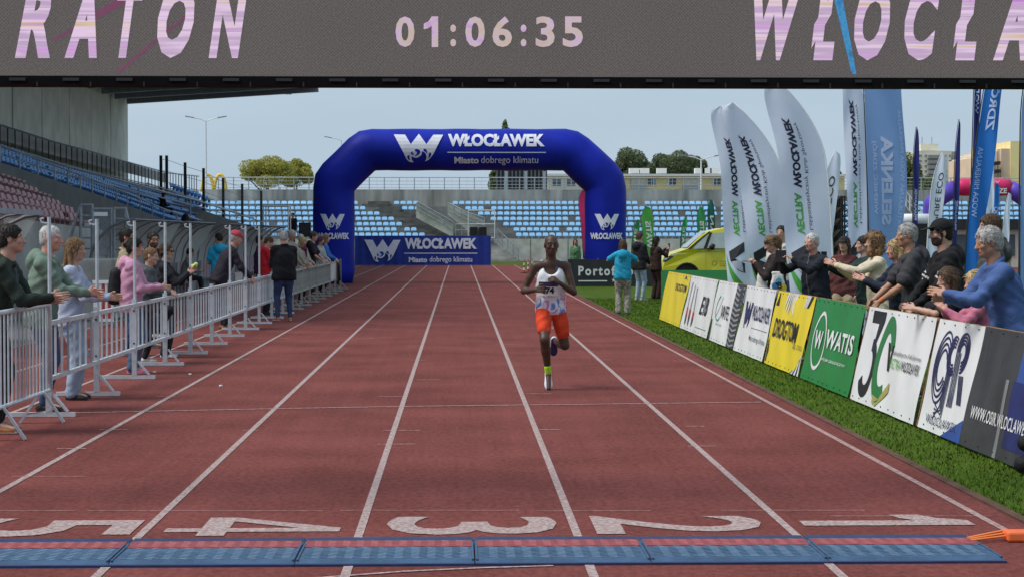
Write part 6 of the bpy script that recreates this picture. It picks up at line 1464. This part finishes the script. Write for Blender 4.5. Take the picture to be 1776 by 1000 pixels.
def back_bag(p, label, m, w=.14):
    q = [p['w'](p['neck'] + p['RT'][0] * s * w * .5 - p['RT'][1] * .19 - p['RT'][2] * d) for s, d in ((-1, .16), (1, .16), (-1, .44), (1, .44))]; q = [np.array(v) for v in q]
    return blob('backpack', [(q[0], q[2], .07, .09), (q[1], q[3], .07, .09), (q[0], q[3], .08, .08)], .014, m, label, 'backpack')
back_bag(pw_, 'black drawstring backpack on the back of the woman in pink', M_bagb)
person('tall dark haired man in beige jacket behind the woman in pink', -4.62, LX(222, -4.62), 1.76, -90, ((.38, .31, .19), 'beige', 'longc'), JEAN, ('short', 'dark'), 'tan', head=(-10, 0), group=LG, acc=(('stripe', 'zip_grey', (.10, .10, .10)),))
person('boy in grey hoodie with one knee raised against the barrier', -4.08, LX(258, -4.08), 1.50, -90, ((.07, .078, .088), 'slate', 'longh'), BLK, ('crop', 'light'), 'fair', lean=.06, head=(-6, -8), hands=[(-.10, .30, .94), (.12, .31, .93)], elbow=[(-.6, -.4, -1), (.6, -.4, -1)], feet=[(-.09, -.05, 0), (.10, .14, .34)], poles=[(-.1, 1, .1), (.5, 1, .4)], fist=('rail', 'rail'), shoes=WS, group=LG)
person('dark haired man with glasses standing behind the boy', -4.55, LX(268, -4.55), 1.72, -100, ((.05, .055, .07), 'charcoal', 'longc'), JEAN, ('short', 'dark'), 'tan', head=(-48, -2), group=LG, acc=(('glasses', False),), beard=True)
lw = person('woman in sunglasses and black jacket clapping with a lime cloth', -4.04, LX(287, -4.04), 1.56, -90, ((.014, .015, .02), 'black', 'longc'), ((.016, .017, .026), 'black_flare', 'wide'), ('bun', 'brown'), 'fair', lean=.04, head=(-15, -4), hands=[(-.04, .36, 1.17), (.05, .34, 1.15)], elbow=[(-.6, -.3, -1), (.6, -.3, -1)], fist=('clap', 'clap'), female=True, shoes=WS, group=LG, acc=(('glasses', True),))
q = np.array(lw['w'](lw['wr'][-1] + A(0, .05, .03))); blob('cloth', [(q, q + A(.02, .0, .07), .02, .03), (q, q + A(-.03, .0, .06), .02, .02)], .009, fab('lime2', (.55, .72, .22)), 'lime cloth in the hands of the woman in sunglasses', 'cloth')
person('man in turquoise T-shirt with his back turned near the dugouts', -5.25, LX(383, -5.25), 1.72, 8, ((.02, .33, .52), 'turquoise', 'short'), ((.16, .16, .18), 'grey', 'wide'), ('short', 'dark'), 'tan', head=(30, -8), hands=[(-.12, .28, 1.02), (.12, .28, 1.02)], group=LG)
person('person in grey seated on the bench inside the dugout', -7.35, 49.6, 1.72, -80, ((.16, .165, .17), 'mid_grey', 'longc'), BLK, ('short', 'dark'), 'tan', pel=(0, 0, .54), lean=.2, head=(0, -20), hands=[(-.05, .42, .72), (.08, .42, .72)], feet=[(-.1, .45, .06), (.1, .47, .06)], group=LG)
rc = person('man in red cap and dark sweater leaning over the barrier', -4.20, 33.0, 1.80, -75, ((.022, .018, .028), 'dark_plum', 'longc'), BLK, ('short', 'grey'), 'pink', lean=.42, head=(-8, -12), hands=[(-.08, .50, .93), (.16, .46, .93)], elbow=[(-.8, -.3, -.6), (.8, -.2, -.6)], fist=('rail', 'rail'), g=1.12, shoes=((.24, .10, .04), (.2, .1, .05)), group=LG, acc=(('cap', (.42, .05, .07), 'cap_red'), ('stripe', 'lanyard', (.30, .45, .60))))
ba = rc['w'](rc['neck'] + rc['RT'][1] * .13 - A(0, 0, .45)); o = MB().box(ba, (.12, .09, .16)).build('name_badge', white_paint); tag(o, 'white name badge hanging from the neck of the man in red cap', 'badge')
person('person in bright red jacket looking down by the barrier', -4.10, LX(461, -4.1), 1.66, -70, ((.46, .012, .022), 'bright_red', 'longh'), BLK, ('short', 'brown'), 'fair', lean=.06, head=(-20, -32), hands=[(-.06, .30, 1.0), (.08, .30, 1.0)], group=LG, shoes=DS)
person('dark clothed person half hidden behind the red jacket', -4.75, LX(451, -4.75), 1.66, -90, ((.05, .02, .06), 'purple', 'longc'), BLK, ('short', 'dark'), 'tan', group=LG)
person('man in black sweater and blue jeans standing on the track side with his back turned', -3.42, 36.2, 1.76, 22, ((.010, .010, .013), 'black_knit', 'longc'), ((.03, .05, .12), 'dark_jeans', 'slim'), ('short', 'grey'), 'pink', head=(-10, -10), lean=.03, hands=[(-.06, .34, 1.10), (.10, .32, 1.10)], feet=[(-.13, 0, 0), (.13, .03, 0)], g=1.18, shoes=((.30, .12, .08), (.7, .7, .7)), group=LG)
person('grey haired man looking over the shoulder of the man in black sweater', -4.12, LX(506, -4.12), 1.80, -110, ((.30, .27, .21), 'sand', 'longc'), JEAN, ('short', 'grey'), 'tan', head=(-20, -8), group=LG, hands=[(-.1, .34, .96), (.12, .34, .95)])
person('blonde woman in beige coat with plum scarf resting hands on the barrier', -4.08, LX(523, -4.08), 1.62, -120, ((.36, .34, .28), 'stone', 'longc'), BLK, ('bob', 'blonde'), 'pink', lean=.10, head=(-15, -14), hands=[(-.08, .34, .95), (.14, .34, .95)], fist=('rail', 'rail'), female=True, g=1.08, group=LG, acc=(('scarf', (.14, .02, .07), 'plum'),))
person('white haired person in pale pink behind the blonde woman', -4.62, LX(522, -4.62), 1.70, -100, ((.50, .36, .36), 'pale_pink', 'longc'), BLK, ('short', 'white'), 'pink', head=(-20, 0), group=LG)
person('young man with full brown hair in black T-shirt leaning on the barrier', -4.10, LX(541, -4.1), 1.76, -100, ((.012, .012, .014), 'black', 'short'), BLK, ('full', 'brown'), 'fair', lean=.1, head=(-10, -6), hands=[(-.08, .36, .95), (.14, .36, .95)], fist=('rail', 'rail'), group=LG)
person('girl with plum hair in checked shirt at the barrier', -4.08, LX(553, -4.08), 1.64, -120, ((.36, .36, .36), 'checked_grey', 'long'), BLK, ('bob', 'purple'), 'fair', lean=.1, head=(10, -14), hands=[(-.08, .34, .95), (.14, .34, .95)], fist=('rail', 'rail'), female=True, group=LG)
person('young woman with light brown bob in blue top and dark coat at the barrier', -4.05, LX(563, -4.05), 1.68, -95, ((.03, .13, .42), 'royal_blue', 'long'), BLK, ('bob', 'light'), 'fair', lean=.1, head=(-8, -4), hands=[(-.08, .36, .95), (.14, .36, .95)], fist=('rail', 'rail'), female=True, group=LG)
p = AT(581, 468, 56); p.x = -3.78; pa = np.array(p); blob('jacket', [(pa + A(0, -.15, .20), pa + A(.0, .2, .18), .10, .09), (pa + A(.08, -.1, .15), pa + A(.10, 0, -.25), .09, .11), (pa + A(.1, .1, .1), pa + A(.1, .12, -.45), .08, .05)], .02, M_bagb, 'black jacket hung over the barrier beside the girl in blue', 'jacket')
pd = AT(508, 370, 100); lz = pd.z - 1.70
o = MB().box2((pd.x - 1.0, 99.2, 0), (pd.x + 1.0, 101, lz)).build('stair_landing', concrete); tag(o, 'small concrete landing under the person on the far steps', 'landing')
person('person in dark clothes standing on the far steps by the wire cage', pd.x, 100, 1.72, 160, ((.02, .014, .018), 'black', 'long'), BLK, ('short', 'dark'), 'tan', zoff=lz, group=LG)
ps = AT(281, 364, 85); person('spectator in black seated alone among the blue seats', ps.x, 85, 1.70, -70, ((.012, .012, .014), 'black', 'longh'), BLK, ('long', 'brown'), 'fair', pel=(0, 0, .5), lean=.15, feet=[(-.1, .42, 0), (.1, .44, 0)], hands=[(-.05, .36, .66), (.05, .36, .66)], zoff=ps.z - .45, female=True)
q = np.array(AT(322, 384, 80)); blob('bag', [(q + A(-.3, 0, -.15), q + A(.3, 0, -.15), .2, .2), (q, q + A(.0, 0, .2), .25, .14)], .04, M_bagb, 'black bag lying on a seat of the covered grandstand', 'bag')
# ================================================================ by the van and the arch
CG = 'people on the grass by the blue arch'
M_camo = mat('camo', (.34, .32, .27), .85, .4, 22, .3, 40, dirt=(.09, .085, .07))
def phone(pos, d=(.075, .01, .15), rz=0., label='', cat='phone'):
    b = MB(); b.box((0, 0, 0), d); o = b.build('phone', black_plastic, None, .006); o.location = pos; o.rotation_euler = (0, 0, rz); return tag(o, label, cat)
person('girl in turquoise T-shirt and camouflage trousers seen from behind', 3.47, 39, 1.58, -8, ((.02, .33, .52), 'turquoise', 'short'), ((.3, .3, .3), 'camo', 'wide', M_camo), ('long', 'brown'), 'fair', head=(14, -4), hands=[(-.16, .30, 1.24), (.12, .30, 1.22)], elbow=[(-1, -.1, -.6), (1, -.1, -.6)], female=True, shoes=((.03, .03, .03), (.6, .6, .6)), group=CG)
person('man in black hoodie and washed jeans watching beside the girl in turquoise', 4.60, 47, 1.75, -50, ((.012, .012, .014), 'black', 'longh'), ((.30, .38, .48), 'washed_jeans', 'slim'), ('short', 'brown'), 'fair', head=(12, -4), hands=[(-.1, .26, .95), (.12, .26, .95)], shoes=((.3, .3, .3), (.6, .6, .6)), group=CG)
bw = person('woman in dark brown outfit holding up a phone beside the van', 5.18, 48.5, 1.64, -62, ((.035, .018, .016), 'dark_brown', 'long'), ((.03, .016, .015), 'brown_trousers', 'wide'), ('long', 'dark'), 'fair', head=(0, -4), hands=[(-.05, .36, 1.32), (.05, .36, 1.30)], elbow=[(-.5, -.2, -1), (.5, -.2, -1)], fist=('grip', 'grip'), female=True, group=CG, shoes=DS)
phone(bw['w']((bw['wr'][-1] + bw['wr'][1]) / 2 + A(0, .07, .07)), rz=-1.08, label='phone held up by the woman in dark brown')
person('long haired woman in white and green top behind the black banner', 4.42, 70, 1.52, 178, ((.10, .22, .12), 'green_vest', 'long'), BLK, ('long', 'brown'), 'fair', female=True, group=CG)
person('child in dark top standing beside the woman behind the black banner', 4.85, 69, 1.28, 160, ((.015, .015, .02), 'black', 'short'), BLK, ('short', 'brown'), 'fair', group=CG)
# ================================================================ spectators on the right, behind the boards
def RX(px, Y): return (px - 796) / FPX * Y
r1 = person('woman with black headband and long ponytail looking down at her phone', RX(1350, 26), 26, 1.68, 92, ((.030, .020, .020), 'dark_brown_leather', 'longc'), BLK, ('pony', 'light'), 'fair', lean=.08, head=(0, -22), hands=[(-.04, .32, 1.27), (.05, .32, 1.26)], elbow=[(-.5, -.3, -1), (.5, -.3, -1)], fist=('grip', 'grip'), female=True, group=RG, acc=(('band', (.012, .012, .014), 'band_black'),))
phone(r1['w']((r1['wr'][-1] + r1['wr'][1]) / 2 + A(0, .10, .04)), (.075, .15, .01), math.pi / 2, label='phone in the hands of the woman with the headband')
def tote(px, py, Y, w, h, label):
    a = np.array(AT(px, py, Y)); o = blob('tote_bag', [(a + A(-w / 2, 0, -h / 2), a + A(w / 2, 0, -h / 2), .05, .05), (a + A(-w / 3, 0, h / 2), a + A(w / 3, 0, h / 2), .02, .02), (a + A(-w / 3, 0, -h / 3), a + A(-w / 4, 0, h / 3), .05, .03), (a + A(w / 3, 0, -h / 3), a + A(w / 4, 0, h / 3), .05, .03), (a - A(0, 0, h / 3), a + A(0, 0, h / 3), .06, .03)], .012, fab('tote', (.62, .61, .58)), label, 'bag'); return a
a = tote(1349, 492, 25.45, .2, .30, 'cream tote bag with a coloured print on the ponytailed woman')
tb_ = bpy.data.objects['tote_bag']
for dx, dz, c, nm in ((-.05, .0, (.05, .20, .45), 'print_blue'), (.06, -.02, (.62, .50, .08), 'print_yellow'), (.0, .06, (.10, .40, .50), 'print_cyan')):
    b = MB(); b.add([(a[0] + dx + .05 * math.cos(t), a[1] - .088, a[2] - .03 + dz + .055 * math.sin(t)) for t in [k * math.pi / 5 for k in range(10)]], [tuple(range(10))]); b.build('print', fab(nm, c), tb_)
lettering('B', tb_, V_black, flat((a[0] - .02, a[1] - .094, a[2] - .07), (1, 0, 0), (0, 0, 1), .06, .10), .03)
tote(1321, 485, 25.9, .10, .30, 'plain white bag hanging in front of the ponytailed woman')
r2 = person('old man in dark navy jacket holding up a tablet to film', RX(1418, 24), 24, 1.70, 118, ((.014, .017, .026), 'ink_navy', 'longc'), BLK, ('crop', 'white'), 'pink', lean=.10, head=(6, -4), hands=[(-.08, .44, 1.36), (.22, .40, 1.34)], elbow=[(-.8, -.1, -.9), (.9, -.1, -.8)], fist=('grip', 'grip'), g=1.14, group=RG, acc=(('stripe', 'zip_grey', (.10, .10, .10)),))
phone(r2['w']((r2['wr'][-1] + r2['wr'][1]) / 2 + A(0, .10, .05)), (.22, .012, .16), math.radians(118), label='dark tablet held up by the old man in navy', cat='tablet')
person('woman in dark cap with long brown hair standing behind the reaching hands', RX(1468, 28), 28, 1.64, 150, ((.10, .03, .03), 'maroon', 'longc'), ((.34, .26, .17), 'khaki', 'wide'), ('long', 'brown'), 'fair', female=True, group=RG, acc=(('cap', (.02, .02, .025), 'cap_dark'),))
r4 = person('person in dark green padded jacket reaching out with a phone', RX(1507, 24), 24, 1.66, 92, ((.02, .04, .038), 'bottle_green', 'longc'), BLK, ('short', 'dark'), 'fair', head=(0, 0), lean=.05, hands=[(-.10, .50, 1.30), (.12, .48, 1.25)], elbow=[(-.7, -.1, -1), (.7, -.1, -1)], fist=('grip', 'clap'), group=RG)
phone(r4['w'](r4['wr'][-1] + A(0, .09, .08)), (.012, .075, .16), math.pi / 2, label='phone in the outstretched hand in front of the dark capped woman')
person('curly haired woman in cream sweater clapping with outstretched arms', RX(1528, 22), 22, 1.70, 90, ((.60, .52, .38), 'cream', 'long'), LJ, ('curly', 'light'), 'fair', lean=.08, head=(12, -2), hands=[(-.05, .52, 1.32), (.05, .46, 1.28)], elbow=[(-.7, -.1, -1), (.7, -.1, -1)], fist=('clap', 'clap'), female=True, g=1.06, group=RG)
person('blonde woman in navy jacket with open palms raised', RX(1566, 20.6), 20.6, 1.62, 90, ((.016, .02, .038), 'navy_jacket', 'longc'), BLK, ('bob', 'blonde'), 'pink', lean=.08, head=(10, -2), hands=[(-.10, .42, 1.17), (.06, .42, 1.19)], elbow=[(-.6, -.3, -1), (.6, -.3, -1)], fist=('clap', 'clap'), female=True, group=RG)
r7 = person('grey haired man in charcoal T-shirt leaning one arm on the board', RX(1594, 19), 19, 1.80, 86, ((.045, .046, .052), 'charcoal_tee', 'short'), BLK, ('short', 'grey'), 'tan', lean=.16, head=(8, -2), hands=[(-.14, .40, .99), (.14, .42, .99)], elbow=[(-.9, -.4, -.5), (.9, -.3, -.5)], fist=('rail', 'rail'), g=1.16, group=RG)
M_prt = mat('shirt_print', (.20, .19, .17), .8, .5, 16, dirt=(.05, .05, .052))
pq_ = r7['neck'] - r7['RT'][2] * .17 - r7['RT'][1] * .165
b = MB(); b.grid(lambda u, v: Vector(pq_ + r7['RT'][0] * (u - .5) * .22 * (1 - .3 * abs(v - .5)) + r7['RT'][2] * (v - .5) * .30 + r7['RT'][1] * .12 * (u - .5) ** 2), 8, 8); b.build('print', M_prt, r7['e'])
MB().tube([Vector(r7['wr'][-1] + nrm(r7['el'][-1] - r7['wr'][-1]) * .03), Vector(r7['wr'][-1] + nrm(r7['el'][-1] - r7['wr'][-1]) * .045)], .032, 10).build('wristband', mat('band_orange', (.75, .13, .02), .5, .1), r7['e'])
r8 = person('bearded man in black cap and black hoodie watching from the boards', RX(1652, 17.8), 17.8, 1.82, 90, ((.010, .010, .012), 'black_hoodie', 'longh'), BLK, ('short', 'dark'), 'fair', lean=.12, head=(4, -3), hands=[(-.18, .38, 1.0), (.12, .38, .99)], elbow=[(-.9, -.2, -.6), (.9, -.2, -.6)], fist=('rail', 'rail'), g=1.22, group=RG, beard=True, acc=(('cap', (.010, .010, .012), 'cap_black'), ('sleeve', 'stripe_white', (.6, .6, .6), .62)))
person('tall young man in grey T-shirt standing behind the black hoodie', RX(1727, 18.9), 18.9, 1.88, 88, ((.07, .075, .075), 'grey_tee', 'short'), JEAN, ('full', 'brown'), 'fair', head=(4, 0), hands=[(-.20, .22, 1.0), (.2, .2, .95)], group=RG)
person('girl in black T-shirt stretching bare arms over the boards', RX(1670, 16.5), 16.5, 1.37, 88, ((.012, .012, .014), 'black', 'short'), BLK, ('bob', 'brown'), 'fair', lean=.22, head=(10, -8), hands=[(-.10, .42, 1.02), (.06, .44, 1.02)], elbow=[(-.8, -.1, -.5), (.8, -.1, -.5)], fist=('clap', 'clap'), group=RG, female=True)
person('blonde child in pink sleeves squeezed beside the blue blazer', RX(1712, 15.75), 15.75, 1.35, 92, ((.50, .16, .24), 'child_pink', 'long'), JEAN, ('bob', 'blonde'), 'pink', lean=.12, head=(6, -4), hands=[(-.06, .34, 1.04), (.06, .32, 1.02)], fist=('clap', 'clap'), group=RG, female=True)
person('grey haired man in blue blazer leaning over the boards and clapping', RX(1757, 14.8), 14.8, 1.76, 90, ((.065, .12, .30), 'blazer_blue', 'longc'), BLK, ('full', 'grey'), 'tan', lean=.30, head=(6, -8), hands=[(-.04, .52, 1.20), (.08, .50, 1.16)], elbow=[(-.8, -.2, -1), (.8, -.2, -1)], fist=('clap', 'clap'), g=1.2, group=RG, acc=(('watch', -1),))
person('person in white top standing between the white feather flags', RX(1358, 33), 33, 1.84, 150, ((.60, .58, .54), 'off_white', 'short'), JEAN, ('short', 'dark'), 'fair', hands=[(-.05, .25, 1.28), (.05, .25, 1.26)], group=RG)
person('dark haired person far off among the flags beyond the blue blazer', RX(1748, 44), 44, 1.62, 120, ((.30, .30, .32), 'pale_grey', 'short'), BLK, ('short', 'dark'), 'tan', group=RG)
# black camera bag at the end of the boards
q = np.array((4.02, 12.78, .17)); o = blob('camera_bag', [(q + A(-.06, 0, -.10), q + A(.12, .05, -.10), .07, .07), (q + A(-.05, 0, .05), q + A(.10, .04, .07), .06, .06), (q + A(0, 0, .1), q + A(.06, .02, .16), .025, .02)], .012, M_bagb, 'black camera bag on the grass at the end of the boards', 'bag')
# litter crumbs on the track
for (x, y), nm in zip(((330, 650), (383, 670), (268, 646)), ('near the barrier foot', 'out on the red lane', 'below the woman in pink')):
    p = G(x, y); o = MB().box((p.x, p.y, .012), (.03, .035, .02), Matrix.Rotation(.6, 3, 'Z')).build('paper_scrap', white_paint, None, .006); tag(o, 'small white paper scrap lying ' + nm, 'scrap')
